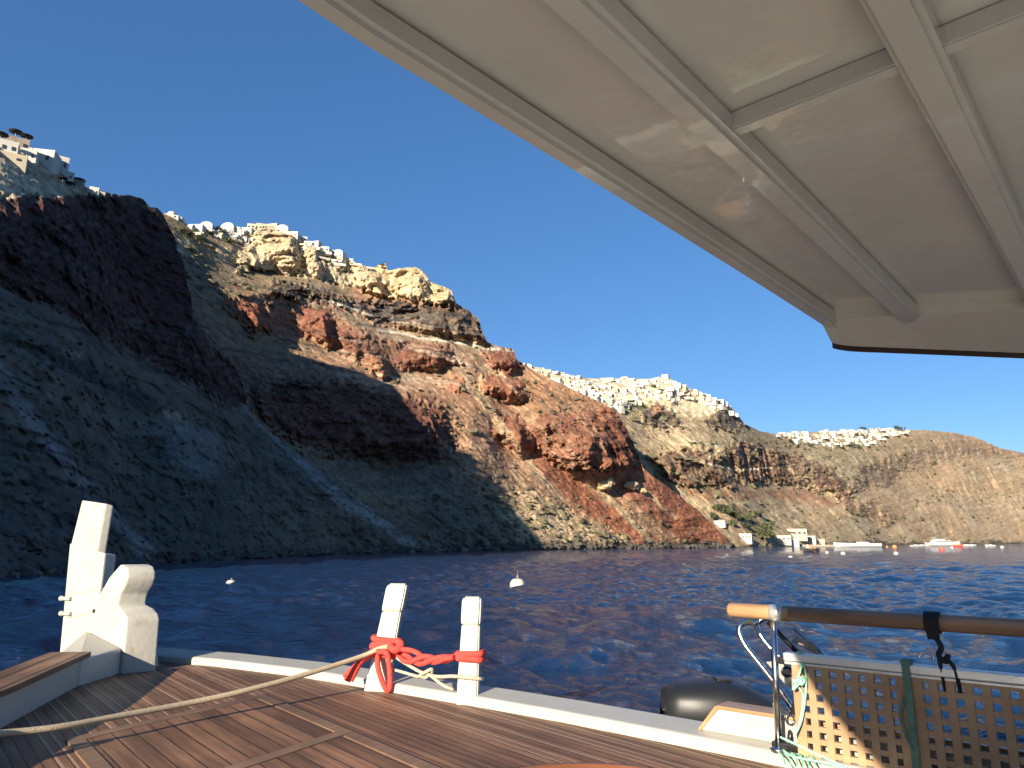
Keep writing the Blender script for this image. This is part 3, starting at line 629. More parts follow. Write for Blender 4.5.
# ------------------------------------------------------------------ the boat the camera stands on (one thing, many parts)
DK = -.85                                   # deck height below the eye
boat = empty('tour_boat', (0, 2.0, H+DK), 'white wooden tour boat with brown plank foredeck and cream canopy, seen from on board', 'boat')
AX = Vector((-.64, .768, 0)); ARZ = math.atan2(AX.y, AX.x)        # towards the bow
def bxy(u, v, z=DK): return at_z(u, v, z)
bow_l = bxy(112, 667); bul0 = Vector((-2.76, 5.27, H+DK)); bul1 = Vector((-2.37, 3.59, H+DK)); bul2 = Vector((-2.05, 1.6, H+DK)); bul3 = Vector((-1.9, -.6, H+DK))
rail_px = [(150, 661), (215, 666.5), (300, 677), (380, 690.5), (480, 707.5), (560, 722), (640, 738), (720, 754), (790, 768.5)]
rail = [bxy(u, v) for u, v in rail_px]
d_ = (rail[-1]-rail[-3]).normalized(); rail += [rail[-1]+d_*q for q in (.5, 1.0, 1.6, 2.4)]
rail = [Vector((-2.95, 5.62, H+DK))]+rail
# deck
mb = MB(); poly = [bul2, bul1, bul0, Vector((-2.9, 5.6, H+DK))]+rail[1:]
poly = [Vector((p.x, p.y, H+DK)) for p in poly]
mb.prism(poly[::-1], (0, 0, -.06)); mb.build('deck', M['deck'], boat, (-1.0, 4.0, H+DK), ARZ)
# hatch with a teak frame
p2 = bxy(354, 733); cr = Vector((AX.y, -AX.x, 0))*-1
q1 = bxy(273, 694); q3 = bxy(97, 735)
ln = 1.08; cdir = (q3-q1).normalized(); wd = 1.10
def hp(a, c, z): return Vector((p2.x, p2.y, 0))+AX*a+cdir*c+Vector((0, 0, H+DK+z))
mb = MB(); mb.hexa([hp(.05, .05, -.01), hp(.05, wd-.05, -.01), hp(ln-.05, wd-.05, -.01), hp(ln-.05, .05, -.01), hp(.05, .05, .004), hp(.05, wd-.05, .004), hp(ln-.05, wd-.05, .004), hp(ln-.05, .05, .004)])
hatch = mb.build('hatch', M['hatchw'], boat, tuple(p2), ARZ)
mb = MB(); fw = .075
for a0, a1, c0, c1 in ((0, fw, 0, wd), (ln-fw, ln, 0, wd), (fw+.002, ln-fw-.002, 0, fw), (fw+.002, ln-fw-.002, wd-fw, wd), (-.72, -.004, 0, fw), (-.72, -.004, wd-fw, wd)):
    mb.hexa([hp(a0, c0, -.01), hp(a0, c1, -.01), hp(a1, c1, -.01), hp(a1, c0, -.01), hp(a0, c0, .007), hp(a0, c1, .007), hp(a1, c1, .007), hp(a1, c0, .007)], .002, 1)
mb.build('frame', M['frame'], hatch, tuple(p2), math.atan2(cdir.y, cdir.x))
mb = MB(); mb.hexa([hp(-.72, .08, -.01), hp(-.72, wd-.08, -.01), hp(-.004, wd-.08, -.01), hp(-.004, .08, -.01), hp(-.72, .08, .004), hp(-.72, wd-.08, .004), hp(-.004, wd-.08, .004), hp(-.004, .08, .004)])
mb.build('hatch', M['hatchw'], boat, tuple(p2), ARZ)
# gunwale (white rail along the deck edge)
def sweep(pts, prof, mb, up=Vector((0, 0, 1)), z0=None, bevel=0):
    rings = []
    for i, p in enumerate(pts):
        t = (pts[min(i+1, len(pts)-1)]-pts[max(i-1, 0)]); t.z = 0; t.normalize(); o = Vector((-t.y, t.x, 0))
        rings.append([p+o*a+up*b for a, b in prof])
    mb.loft(rings, sm=False)
    return mb
gp = [(0.0, -.02), (0, .036), (.010, .047), (.02, .05), (.22, .058), (.25, .05), (.262, .03), (.262, -.12)]
mb = MB(); sweep(rail, gp, mb); gun = mb.build('gunwale', M['white2'], boat)
mb = MB(); sweep([bul2, bul1, bul0+Vector((-.02, .05, 0)), Vector((-2.86, 5.5, H+DK))], [(0, -.02), (0, .155), (.12, .155), (.16, -.2)], mb); bulw = mb.build('bulwark', M['white2'], boat)
mb = MB(); sweep([bul2, bul1, bul1+(bul0-bul1)*.64], [(-.035, .156), (-.035, .186), (.19, .19), (.19, .156)], mb); mb.build('cap_rail', M['cap'], bulw, tuple(bul1), math.atan2((bul0-bul1).y, (bul0-bul1).x))
# hull outside
mb = MB()
outer = []
for i, p in enumerate(rail):
    t = (rail[min(i+1, len(rail)-1)]-rail[max(i-1, 0)]).normalized(); outer.append(p+Vector((-t.y, t.x, 0))*.25)
pts = [Vector((-2.0, -3.6, 0)), Vector((-2.05, -.6, 0)), Vector((-2.2, 1.6, 0)), Vector((-2.53, 3.6, 0)), Vector((-2.92, 5.3, 0)), Vector((-3.02, 5.72, 0))]+[Vector((p.x, p.y, 0)) for p in outer[1:]]+[Vector((3.4, -1, 0)), Vector((3.4, -3.6, 0))]
rings = []
for z, k in ((H+DK-.03, 1.0), (H+DK-.5, .98), (H-2.6+.15, .93), (-.5, .84)):
    c = Vector((.4, 1.2, 0)); rings.append([c+(p-c)*k+Vector((0, 0, min(z, H-1.76) if p.y < 1.5 and p.x < 1.5 or p.y < .5 else z)) for p in pts])  # hull side lowered aft, out of view, to let sun onto that deck
V = mb.bm; vs = [[V.verts.new(p) for p in r] for r in rings]
for a, b in zip(vs, vs[1:]):
    for i in range(len(a)-1): V.faces.new((a[i], a[i+1], b[i+1], b[i]))
mb.build('hull', M['hullw'], boat)
# unseen lower deck, added and painted white to bounce sunlight up onto the canopy
mb = MB(); mb.prism([Vector((-1.9, -3.4, H-1.75)), Vector((3.2, -3.4, H-1.75)), Vector((3.1, .9, H-1.75)), Vector((1.9, 2.3, H-1.75)), Vector((-1.9, 2.3, H-1.75))], (0, 0, -.05)); mb.build('unseen_lower_deck', M['floor'], boat, (0, 0, H-1.75), ARZ)
# stem head ------------------------------------------------------------
NL = Vector((-.45, -.893, 0)); NR = Vector((.60, -.80, 0)); TL = Vector((-.893, .45, 0)); TR = Vector((.80, .60, 0))
kb = bxy(121.6, 673.6); Pm = Vector((-2.90, 5.22, 0))
def onL(u, v, p0=Pm): return on_plane(u, v, p0, NL)
def onR(u, v, p0=Pm): return on_plane(u, v, p0, NR)
stem = None
zb = H+DK-.25
a0, a1 = onL(104.7, 553), onL(69.5, 543); al = onL(63, 642)
r1 = onR(116.6, 554.5)
def low(p): return Vector((p.x, p.y, zb))
back = TR*.10
mb = MB(); mb.hexa([low(a0), low(r1), low(r1)+TL*.46, low(al), a0, r1, r1+TL*.40+Vector((0, 0, .02)), a1], .012)
stem = mb.build('stem_head', M['white'], boat)
mb = MB(); u0, u1, u2 = onL(97, 551), onL(71, 542.5), onL(82, 500); u3 = onL(106, 503.5); w0 = onR(106, 551, u0); w3 = onR(113.5, 505.5, u3)
u0, u1, w0 = u0-Vector((0, 0, .02)), u1-Vector((0, 0, .02)), w0-Vector((0, 0, .02))
mb.hexa([u0, w0, w0+(u1-u0), u1, u3, w3, w3+(u2-u3), u2], .010); mb.build('stem_block', M['white'], stem)
# knee: an S-shaped piece in front of the stem, extruded across its width
wv = TR*.205; nr = NR
prof = [(0, -.02), (-.010, .33), (-.028, .365), (-.085, .395), (-.100, .43), (-.088, .50), (-.045, .555), (-.030, .60), (-.034, .645), (-.062, .68), (-.12, .695), (-.22, .61), (-.30, .50), (-.36, .36), (-.36, -.02)]
pts = [kb+TL*(-a)+NR*.01+Vector((0, 0, b)) for a, b in prof]
mb = MB()
rings = []
for s_, t_ in ((0, 0), (.5, 0), (1, 0)):
    rings.append([p+wv*(s_*(.86 if b > .40 else 1.0))+TR*(-.012 if b > .4 else 0)*1.0+TL*0 for p, (a, b) in zip(pts, prof)])
mb.loft(rings, sm=False)
es = [e for e in mb.bm.edges if e.calc_face_angle(0) > .35]
r_ = bmesh.ops.bevel(mb.bm, geom=es, offset=.014, segments=3, affect='EDGES', profile=.6)
mb.build('stem_knee', M['white'], stem, smooth=False)
for f in bpy.data.objects['stem_knee'].data.polygons: f.use_smooth = True
# side cheek joining the bulwark to the stem
PF = Pm+NL*.035; f4 = [on_plane(u, v, PF, NL) for u, v in ((84, 668), (112, 678), (107, 627), (83, 627))]; bk = TR*.12-NL*.22
mb = MB(); mb.hexa([f4[0], f4[1], f4[1]+bk, f4[0]+bk, f4[3], f4[2], f4[2]+bk, f4[3]+bk], .03, 3); mb.build('stem_cheek', M['white'], stem)
mb = MB(); z0, z1 = H+DK-.02, H+DK+.155; e0 = bul1+(bul0-bul1)*.60; e1 = kb+TL*.02
mb.hexa([Vector((e0.x, e0.y, z0)), Vector((e1.x, e1.y, z0)), Vector((e1.x-.12, e1.y+.12, z0)), Vector((e0.x-.15, e0.y, z0)), Vector((e0.x, e0.y, z1-.003)), Vector((e1.x, e1.y, z1+.0)), Vector((e1.x-.34, e1.y+.15, z1+.10)), Vector((e0.x-.17, e0.y, z1-.003))], .02, 2); mb.build('bulwark_end', M['white2'], bulw)
for (u, v) in ((62.5, 598.5), (61.5, 613.5)):
    p = onL(66.5, v); mb = MB(); mb.tube([p+TL*-.06-NL*-.012, p+TL*.03-NL*-.012], .014, 10, 1); mb.tube([p+TL*.03-NL*-.012, p+TL*.045-NL*-.012], .019, 10, 1); mb.build('bolt', M['white'], stem)
mb = MB(); p = onL(95.5, 611)-NL*-.004; mb.box(p, (.045, .006, .022), Matrix.Rotation(math.atan2(TL.y, TL.x), 3, 'Z')); mb.build('name_plate', M['black'], stem)
for (pa, pb) in (((66.5, 595), (108, 588)), ((66, 618), (95, 612.5))):
    a_, b_ = onL(*pa), onL(*pb); mb = MB(); mb.tube([a_+NL*.000, b_+NL*.000], .0022, 6, 1); mb.build('seam', M['rust'], stem)
# mooring posts --------------------------------------------------------
RD = (rail[5]-rail[3]).normalized(); RN = Vector((RD.y, -RD.x, 0))
def post(ubase, vbase, h, wdt, dep, lean, rot):
    b0 = bxy(ubase, vbase)
    rd = Matrix.Rotation(rot, 3, 'Z') @ RD; rn = Vector((rd.y, -rd.x, 0)); b0 = b0+rn*.012
    def ring(z, w, d, off=0): 
        c = b0+lean*(z/h)+Vector((0, 0, z)); return [c-rd*w+rn*off, c+rd*w+rn*off, c+rd*w-rn*(d+off), c-rd*w-rn*(d+off)]
    mb = MB(); mb.loft([ring(-.1, wdt*1.06, dep), ring(.10, wdt*1.03, dep), ring(h*.74, wdt*.90, dep)], sm=False)
    bmesh.ops.bevel(mb.bm, geom=[e for e in mb.bm.edges if e.calc_face_angle(0) > .5], offset=.008, segments=3, affect='EDGES')
    o = mb.build('mooring_post', M['white'], boat)
    mb = MB(); mb.loft([ring(h*.725, wdt*.90, dep, .0005), ring(h*.77, wdt*.97, dep, .007), ring(h*.96, wdt*.97, dep, .007), ring(h, wdt*.86, dep-.012, -.004)], sm=False)
    bmesh.ops.bevel(mb.bm, geom=[e for e in mb.bm.edges if e.calc_face_angle(0) > .3], offset=.009, segments=3, affect='EDGES')
    mb.build('post_head', M['white'], o)
    return b0, rd, rn
L1 = Vector((.105, .02, 0)); L2 = Vector((.02, .015, 0))
pb1, rd1, rn1 = post(375.5, 691, .60, .064, .065, L1, R(28)); pb2, rd2, rn2 = post(467, 704.5, .55, .055, .06, L2, R(26))
# raised side panel with wooden cap, right of the foredeck
mb = MB(); ca, cb = at_z(696, 731.5, DK+.055), at_z(806, 755, DK+.055); dirn = Vector((.77, -.64, 0)); o = Vector((.64, .77, 0))
P0 = rail[8]+Vector((0, 0, .053))+o*.10; s0 = (ca-P0).dot(dirn)
P0 = P0+dirn*s0
mb.prism([P0, P0+dirn*2.6, P0+dirn*2.6+Vector((0, 0, .095)), P0+dirn*.085+Vector((0, 0, .095))], o*.10, .006); pan = mb.build('side_panel', M['white2'], boat)
mb = MB(); q = P0-o*.008+Vector((0, 0, .097)); mb.prism([q+dirn*.08, q+dirn*2.6, q+dirn*2.6+Vector((0, 0, .014)), q+dirn*.083+Vector((0, 0, .014))], o*.115, .003)
mb.prism([q+dirn*-.012+Vector((0, 0, -.097)), q+dirn*.004+Vector((0, 0, -.097)), q+dirn*.09+Vector((0, 0, .003)), q+dirn*.076+Vector((0, 0, .012))], o*.115, .002)
mb.build('cap_strip', M['pole'], pan, tuple(q), math.atan2(dirn.y, dirn.x))
# stanchion and handrail
stb = Vector((1.045, 3.06, H+DK+.05)); hz = H-.284
HD = Vector((.77, -.64, .0)); HD.normalize()
def hr(k): return Vector((1.06, 3.06, hz))+HD*k
mb = MB(); mb.tube([stb, Vector((1.06, 3.06, hz-.025))], .0135, 14, 1); mb.tube([stb-Vector((0, 0, .005)), stb+Vector((0, 0, .012))], .035, 14, 1); stan = mb.build('stanchion', M['chrome'], boat)
for (u, v) in ((789, 660.5), (783.5, 745.5)):
    p = at_y(u, v, 3.06); mb = MB(); mb.box(p+HD*.035, (.15, .045, .028), Matrix.Rotation(math.atan2(HD.y, HD.x), 3, 'Z'), .006); mb.build('clamp', M['black'], stan)
mb = MB(); mb.tube([hr(-.185), hr(-.178), hr(-.01), hr(.07)], [.024, .0285, .0295, .0295], 18, 1); rl = mb.build('handrail', M['pole'], boat, tuple(hr(0)), math.atan2(HD.y, HD.x))
mb = MB(); mb.tube([hr(.0705), hr(1.2), hr(2.6)], .0296, 18, 1); mb.build('darker_length', M['poled'], rl, tuple(hr(0)), math.atan2(HD.y, HD.x))['label'] = 'darker length of the wooden handrail'  # rail past the collar in a darker wood tone
mb = MB(); mb.tube([hr(-.008), hr(.045)], .0318, 18, 1); mb.build('collar', M['alu'], rl)
# second stanchion out of the picture keeps the rail up
mb = MB(); e = hr(2.2); mb.tube([Vector((e.x, e.y, H+DK)), e], .0135, 12, 1); mb.build('stanchion', M['chrome'], boat)
# grating panels between two aluminium rails
GO = Vector((1.06, 3.06, 0))+HD*.045-o*.02; ang = math.atan2(HD.y, HD.x); gt, gb = H-.462, H-.800
def gpnt(k, z, off=0): return Vector((GO.x, GO.y, 0))+HD*k+o*off+Vector((0, 0, z))
mb = MB(); mb.box(gpnt(1.25, gt+.017), (2.5, .045, .03), Matrix.Rotation(ang, 3, 'Z'), .004); mb.box(gpnt(1.25, gt-.006), (2.5, .028, .010), Matrix.Rotation(ang, 3, 'Z'), .002); rt = mb.build('panel_rail', M['alu'], boat)
mb = MB(); mb.box(gpnt(1.25, gb-.018), (2.5, .045, .026), Matrix.Rotation(ang, 3, 'Z'), .004); mb.build('panel_rail', M['white2'], boat)
def grating(k0, n, name='grating_panel'):
    p = .0525; hz_ = .0255; m = (gt-gb-.026)/7; zc = [gb+.004+.022+m*(j+.5)-.006 for j in range(7)]; st = .013; mb = MB(); wv = p-hz_
    L_ = n*p+.03; rot = Matrix.Rotation(ang, 3, 'Z')
    for i in range(n+1):
        a = k0+.015+i*p; w_ = wv if 0 < i < n else wv+.012
        mb.box(gpnt(a, (gt+gb)/2-.004), (w_, .024, gt-gb-.012), rot, .0015)
    for j in range(8):
        z = gb+.014+j*m+(.003 if j == 0 else 0); h_ = m-hz_
        for i in range(n):
            mb.box(gpnt(k0+.015+(i+.5)*p, z), (hz_+.0004, .019, h_), rot)
    return mb.build(name, M['teak'], boat, tuple(gpnt(k0, gb)), ang)
k = .03; gl = []
for n in (7, 8, 8, 8): gl.append(k); grating(k, n); k += n*.0525+.030+.018
# small ring on the panel rail
mb = MB(); c = gpnt(.50, gt+.055); mb.tube([c+HD*.022*math.cos(t)+Vector((0, 0, .022*math.sin(t))) for t in [i*.4 for i in range(-1, 9)]], .004, 6, 2); mb.build('eye_ring', M['chrome'], rt)
# boarding ladder folded outboard: bent tubes, hinge plate and strut
def ay(u, v, d): return at_y(u, v, d)
mb = MB(); mb.tube([ay(757, 623, 3.32), ay(745, 622, 3.36), ay(739, 630, 3.36), ay(745, 645, 3.34), ay(763, 668, 3.3), ay(783, 694, 3.26), ay(800, 720, 3.24)], .0125, 10, 4); lad = mb.build('boarding_ladder', M['chrome'], boat)
mb = MB(); mb.tube([ay(772, 617, 3.42), ay(762, 619, 3.45), ay(757, 627, 3.45), ay(766, 643, 3.42), ay(784, 662, 3.38), ay(800, 690, 3.34), ay(806, 725, 3.3)], .0125, 10, 4); mb.build('side_tube', M['chrome'], lad)
mb = MB(); mb.tube([ay(768, 622, 3.5), ay(800, 655, 3.45)], .011, 8, 1); mb.build('step_tube', M['black'], lad)
mb = MB(); mb.tube([ay(794, 628, 3.5), ay(831, 659, 3.42), ay(845, 672, 3.38)], .010, 8, 1); mb.build('strut', M['chrome'], lad)
mb = MB(); pl = [(766, 662), (781, 661), (800, 672), (806, 690), (800, 694), (784, 683)]; mb.prism([ay(u, v, 3.28) for u, v in pl], (.006, .012, 0), .002); mb.build('hinge_plate', M['alu'], lad)
mb = MB(); c = ay(787, 672, 3.265); mb.tube([c+Vector((.022*math.cos(t), 0, .018*math.sin(t))) for t in [i*.45 for i in range(15)]], .005, 6, 1); mb.build('eye_ring', M['black'], lad)
mb = MB(); mb.hexa([ay(791, 640, 3.46), ay(820, 655, 3.42), ay(822, 657, 3.44), ay(793, 642, 3.48), ay(796, 636, 3.46), ay(813, 642, 3.42), ay(815, 644, 3.44), ay(798, 638, 3.48)], .001, 1); mb.build('bracket', M['rust'], lad)
mb = MB(); mb.hexa([ay(742, 623.5, 3.33), ay(759, 622, 3.33), ay(760, 622, 3.37), ay(743, 623.5, 3.37), ay(747, 619.5, 3.33), ay(757, 615, 3.33), ay(758, 615, 3.37), ay(748, 619.5, 3.37)], .003, 1); mb.build('chock', M['yellowed'], lad)
mb = MB(); c = ay(778, 704, 3.05)
for (u, v) in ((777, 706), (783, 714), (790, 720)): 
    c = ay(u, v, 3.08); mb.tube([c+Vector((.016*math.cos(t), 0, .018*math.sin(t))) for t in [i*.45 for i in range(15)]], .0035, 6, 1)
mb.build('shackle', M['chrome'], lad)
mb = MB(); mb.tube([ay(806, 665, 3.3), ay(800, 690, 3.2), ay(793, 715, 3.14), ay(790, 742, 3.1)], .013, 8, 3); mb.build('hose', M['black'], lad)
# canopy ----------------------------------------------------------------
E1 = Vector((.667, .745, 0)); E2 = Vector((-.745, .667, 0))
def cp(a, b, dz=0): return E1*a+E2*b+Vector((0, 0, H+.642-.0102*a*a+dz))
def pe(u, v, z=.59):
    p = at_z(u, v, z); return (p.dot(E1), p.dot(E2))
s_in = [pe(848, 311.6, .628), pe(1024, 299, .628)]; s_out = [(2.15, .65), (2.535, .245)]
canopy = None
def edge_a(b):     # starboard edge as a function of the fore-aft coordinate
    (a0, b0), (a1, b1) = s_out; t = (b0-b)/(b0-b1); return a0+(a1-a0)*(t if t < 1 else 1+.55*(1-math.exp(-(t-1)/.55)))
def edge_in(b):
    (a0, b0), (a1, b1) = s_in; t = (b0-b)/(b0-b1); return a0+(a1-a0)*(t if t < 1 else 1+.55*(1-math.exp(-(t-1)/.55)))
bF = .705; bB = -1.7; aL = -2.6  # unseen rear edge kept short so sunlight gets in underneath
def eF(a): t = max(0., .4-a); return .705-.031*max(0., a-.4)-.19*t-.09*t*t
def aMin(b):
    t = (-.19+math.sqrt(.0361+.36*max(0., .705-b)))/.18 if b < .705 else 0; return max(aL, .4-t+.03) if b < .70 else .4
bs = np.concatenate([np.linspace(bF, .2, 8), np.linspace(.1, bB, 9)])
mb = MB(); grid = []
for b in bs:
    row = []
    for i in range(23):
        a = aL+(edge_a(b)-aL)*(i/22); q = eF(a)+(b-bF)*(eF(a)-bB)/(bF-bB); row.append((mb.bm.verts.new(cp(a, q, .040)), mb.bm.verts.new(cp(a, q, .075))))
    grid.append(row)
nb = len(bs)
for i in range(nb-1):
    for j in range(22):
        f = mb.bm.faces.new((grid[i][j][0], grid[i][j+1][0], grid[i+1][j+1][0], grid[i+1][j][0])); g = mb.bm.faces.new((grid[i][j][1], grid[i+1][j][1], grid[i+1][j+1][1], grid[i][j+1][1]))
for j in range(22):
    for i in (0, nb-1): mb.bm.faces.new((grid[i][j][0], grid[i][j][1], grid[i][j+1][1], grid[i][j+1][0]))
for i in range(nb-1):
    for j in (0, 22): mb.bm.faces.new((grid[i][j][0], grid[i+1][j][0], grid[i+1][j][1], grid[i][j][1]))
bmesh.ops.recalc_face_normals(mb.bm, faces=mb.bm.faces)
canopy = mb.build('canopy', M['roof'], boat)
def beam(b0, b1, a0, a1, name, z0=-.012, z1=.042, n=20, sl=0.0, parent=None, mat='roof', bev=.009, front=False):
    if not front: a0 = max(a0, aMin(b0))
    mb = MB(); rings = []
    for i in range(n+1):
        a = a0+(a1-a0)*i/n; f_ = (eF(a)-bF) if front else 0; rings.append([cp(a, b0+f_, z0), cp(a, b1+f_, z0), cp(a, b1+sl+f_, z1), cp(a, b0-sl+f_, z1)])
    mb.loft(rings, sm=False)
    bmesh.ops.bevel(mb.bm, geom=[e for e in mb.bm.edges if e.calc_face_angle(0) > .5], offset=bev, segments=2, affect='EDGES')
    return mb.build(name, M[mat], parent or canopy)
beam(bF+.002, bF-.040, aL, s_out[0][0]-.012, 'edge_beam', -.004, .042, n=40, front=True)
ra1 = pe(905, 320, .60)
for b0, w_, a1 in ((.476, .050, ra1[0]), (.188, .056, 2.48), (-.11, .042, 2.6), (-.40, .042, 2.7), (-.69, .042, 2.7), (-.98, .042, 2.7), (-1.27, .042, 2.7), (-1.56, .042, 2.7)):
    beam(b0, b0-w_, aL, a1, 'rib', -.008, .042)
bc = pe(735, 140, .62)[0]
for b0, b1 in ((.432, .187), (.138, -.108), (-.154, -.398), (-.444, -.688)):
    for a in (bc, bc-1.0, bc-2.0):
        if a < aMin(b0)+.05: continue
        mb = MB(); mb.loft([[cp(a, b0, .008), cp(a+.026, b0, .008), cp(a+.026, b0, .041), cp(a, b0, .041)], [cp(a, b1, .008), cp(a+.026, b1, .008), cp(a+.026, b1, .041), cp(a, b1, .041)]], sm=False)
        bmesh.ops.bevel(mb.bm, geom=[e for e in mb.bm.edges if e.calc_face_angle(0) > .5], offset=.003, segments=2, affect='EDGES'); mb.build('batten', M['roof'], canopy)
# side board with rounded corner and a dark edge strip
mb = MB(); bb = list(np.linspace(bF-.012, bB, 40)); rings = []
rc = .045
bC = .652
def corner(b): return edge_a(b)-(rc-math.sqrt(max(rc*rc-max(0, b-(bC-rc))**2, 0)) if b > bC-rc else 0)
bb = [bC-.001, bC-.004, bC-.01, bC-.02, bC-.032, bC-.045]+list(np.linspace(bC-.08, bB, 30))
for b in bb: rings.append([cp(min(edge_in(b), corner(b)-.06), b, .010), cp(corner(b), b, -.036), cp(corner(b)+.002, b, .020), cp(min(edge_in(b), corner(b)-.06), b, .041)])
mb.loft(rings, sm=False); mb.build('side_board', M['roof'], canopy)
mb = MB(); mb.loft([[cp(corner(b)+.002, b, -.052), cp(corner(b)+.012, b, -.050), cp(corner(b)+.014, b, .03), cp(corner(b)+.003, b, .03)] for b in bb], sm=False); mb.build('edge_trim', M['trim'], canopy)
# canopy posts, out of the picture
for a, b in ((-2.3, -.7), (-2.4, -1.6), (2.2, -1.6)):
    p = cp(a, b, .04); mb = MB(); mb.tube([Vector((p.x, p.y, H-1.75)), p], .03, 12, 1); mb.build('canopy_post', M['white'], boat)

# ------------------------------------------------------------------ loose things on the boat
def wrap(b0, rd, rn, lean, h, z, hw, d, r=.02, tilt=0., n=16):
    c = b0+lean*(z/h)+Vector((0, 0, z)); ps = []
    for k in range(n+1):
        t = 6.2832*k/n; ca_, sa_ = math.cos(t), math.sin(t); sgn = lambda q: (abs(q)**.45)*(1 if q > 0 else -1)
        ps.append(c+rd*(sgn(ca_)*(hw+r*.8))+rn*(sgn(sa_)*(d/2+r*.8)-d/2)+Vector((0, 0, tilt*ca_)))
    return ps
mb = MB(); rr = .0175
for z, tl in ((.282, -.010), (.262, .012), (.240, -.006), (.218, .010), (.200, -.008)): mb.tube(wrap(pb1, rd1, rn1, L1, .6, z, .062, .065, rr, tl), rr, 10, 3)
for z, tl in ((.255, .004), (.232, -.004)): mb.tube(wrap(pb2, rd2, rn2, L2, .55, z, .053, .06, rr, tl), rr, 10, 3)
A1 = pb1+L1*.4+Vector((0, 0, .215))+rd1*.085+rn1*.01; A2 = pb2+Vector((0, 0, .24))-rd2*.07+rn2*.015
for dz, sw, ph in ((.03, .022, 0), (.0, .022, 2.1), (-.018, .03, 4.2)):
    ps = []
    for k in range(13):
        t = k/12; ps.append(A1.lerp(A2, t)+Vector((0, 0, dz*(1-t)+sw*math.sin(ph+t*7)*math.sin(3.1416*t)-.03*math.sin(3.1416*t)))+rn1*(.02*math.cos(ph+t*7)))
    mb.tube(ps, .0145, 9, 3)
kx = pb1+L1*.38+Vector((0, 0, .205))+rn1*.035-rd1*.02
for k in range(9):       # hanging frayed end
    a = random.uniform(-1, 1); mb.tube([kx-rd1*.03+Vector((0, 0, .01)), kx-rd1*(.10+.02*a)+rn1*(.03+.015*random.random())+Vector((0, 0, -.04-.02*a)), kx-rd1*(.165+.03*a)+rn1*.04+Vector((0, 0, -.115-.03*random.random()))], [.015, .017, .011], 7, 4)
mb.tube([kx, kx+rd1*.01+rn1*.03+Vector((0, 0, -.06)), kx+rd1*.045+rn1*.03+Vector((0, 0, -.15)), kx+rd1*.075+rn1*.025+Vector((0, 0, -.19)), kx+rd1*.085+rn1*.02+Vector((0, 0, -.14)), kx+rd1*.075+rn1*.025+Vector((0, 0, -.04)), kx+rd1*.06+rn1*.03+Vector((0, 0, .015)), kx+rd1*.0+rn1*.03+Vector((0, 0, .02))], .0155, 10, 4)
mb.tube([kx+rd1*.07+Vector((0, 0, .05)), kx+rd1*.11+rn1*.03+Vector((0, 0, .03)), kx+rd1*.14+Vector((0, 0, .055)), kx+rd1*.10-rn1*.03+Vector((0, 0, .075))], .021, 10, 4)
meta(mb.build('mooring_rope', M['red']), 'thick red rope lashed round both white mooring posts with a hanging loop and frayed end', 'rope')
mb = MB()
B1 = pb1+L1*.35+Vector((0, 0, .19))+rd1*.075; B2 = pb2+Vector((0, 0, .145))-rd2*.07+rn2*.02; mid = B1.lerp(B2, .55)+Vector((0, 0, -.035))+rn1*.01
mb.tube([B1, B1.lerp(mid, .5)+Vector((0, 0, -.004)), mid, mid.lerp(B2, .5)+Vector((0, 0, -.008)), B2, pb2+Vector((0, 0, .14))+rn2*.02, pb2+Vector((0, 0, .135))+rd2*.072+rn2*.01, pb2+Vector((0, 0, .125))+rd2*.075-rn2*.05], .0095, 8, 4)
mb.tube([B1+Vector((0, 0, -.065))-rd1*.03, mid+Vector((0, 0, -.02)), mid+Vector((0, 0, .012)), mid.lerp(B2, .6)+Vector((0, 0, -.045)), pb2+Vector((0, 0, .075))-rd2*.07+rn2*.01], .0085, 8, 4)
mb.tube([mid-RD*.05+Vector((0, 0, -.02)), mid+rn1*.025+Vector((0, 0, .01)), mid+RD*.05+Vector((0, 0, .03)), mid+RD*.03-rn1*.015+Vector((0, 0, -.005)), mid-RD*.03+rn1*.02+Vector((0, 0, -.012))], .010, 8, 4)
meta(mb.build('braided_rope', M['braid']), 'thin black-flecked cream rope knotted between the two white mooring posts', 'rope')
mb = MB(); e0 = pb1+L1*.44+Vector((0, 0, .245))+rn1*.045
rp = [e0+rd1*.085-rn1*.02, e0, at_z(360, 657, DK+.20), at_z(300, 676, DK+.145), at_z(240, 692, DK+.115), at_z(187, 703.5, DK+.10), at_z(120, 716, DK+.10), at_z(60, 727, DK+.105), at_z(0, 733.5, DK+.12), at_z(-90, 740, DK+.165), at_z(-200, 752, DK+.2)]
mb.tube(rp, .0135, 12, 5)
mb.tube([rp[-1], Vector((-2.10, 2.75, H+DK+.21)), Vector((-2.2, 2.7, H+DK+.21))], .0135, 12, 3)
meta(mb.build('mooring_line', M['rope']), 'long tan rope running from the left edge over the deck to the left white post', 'rope')
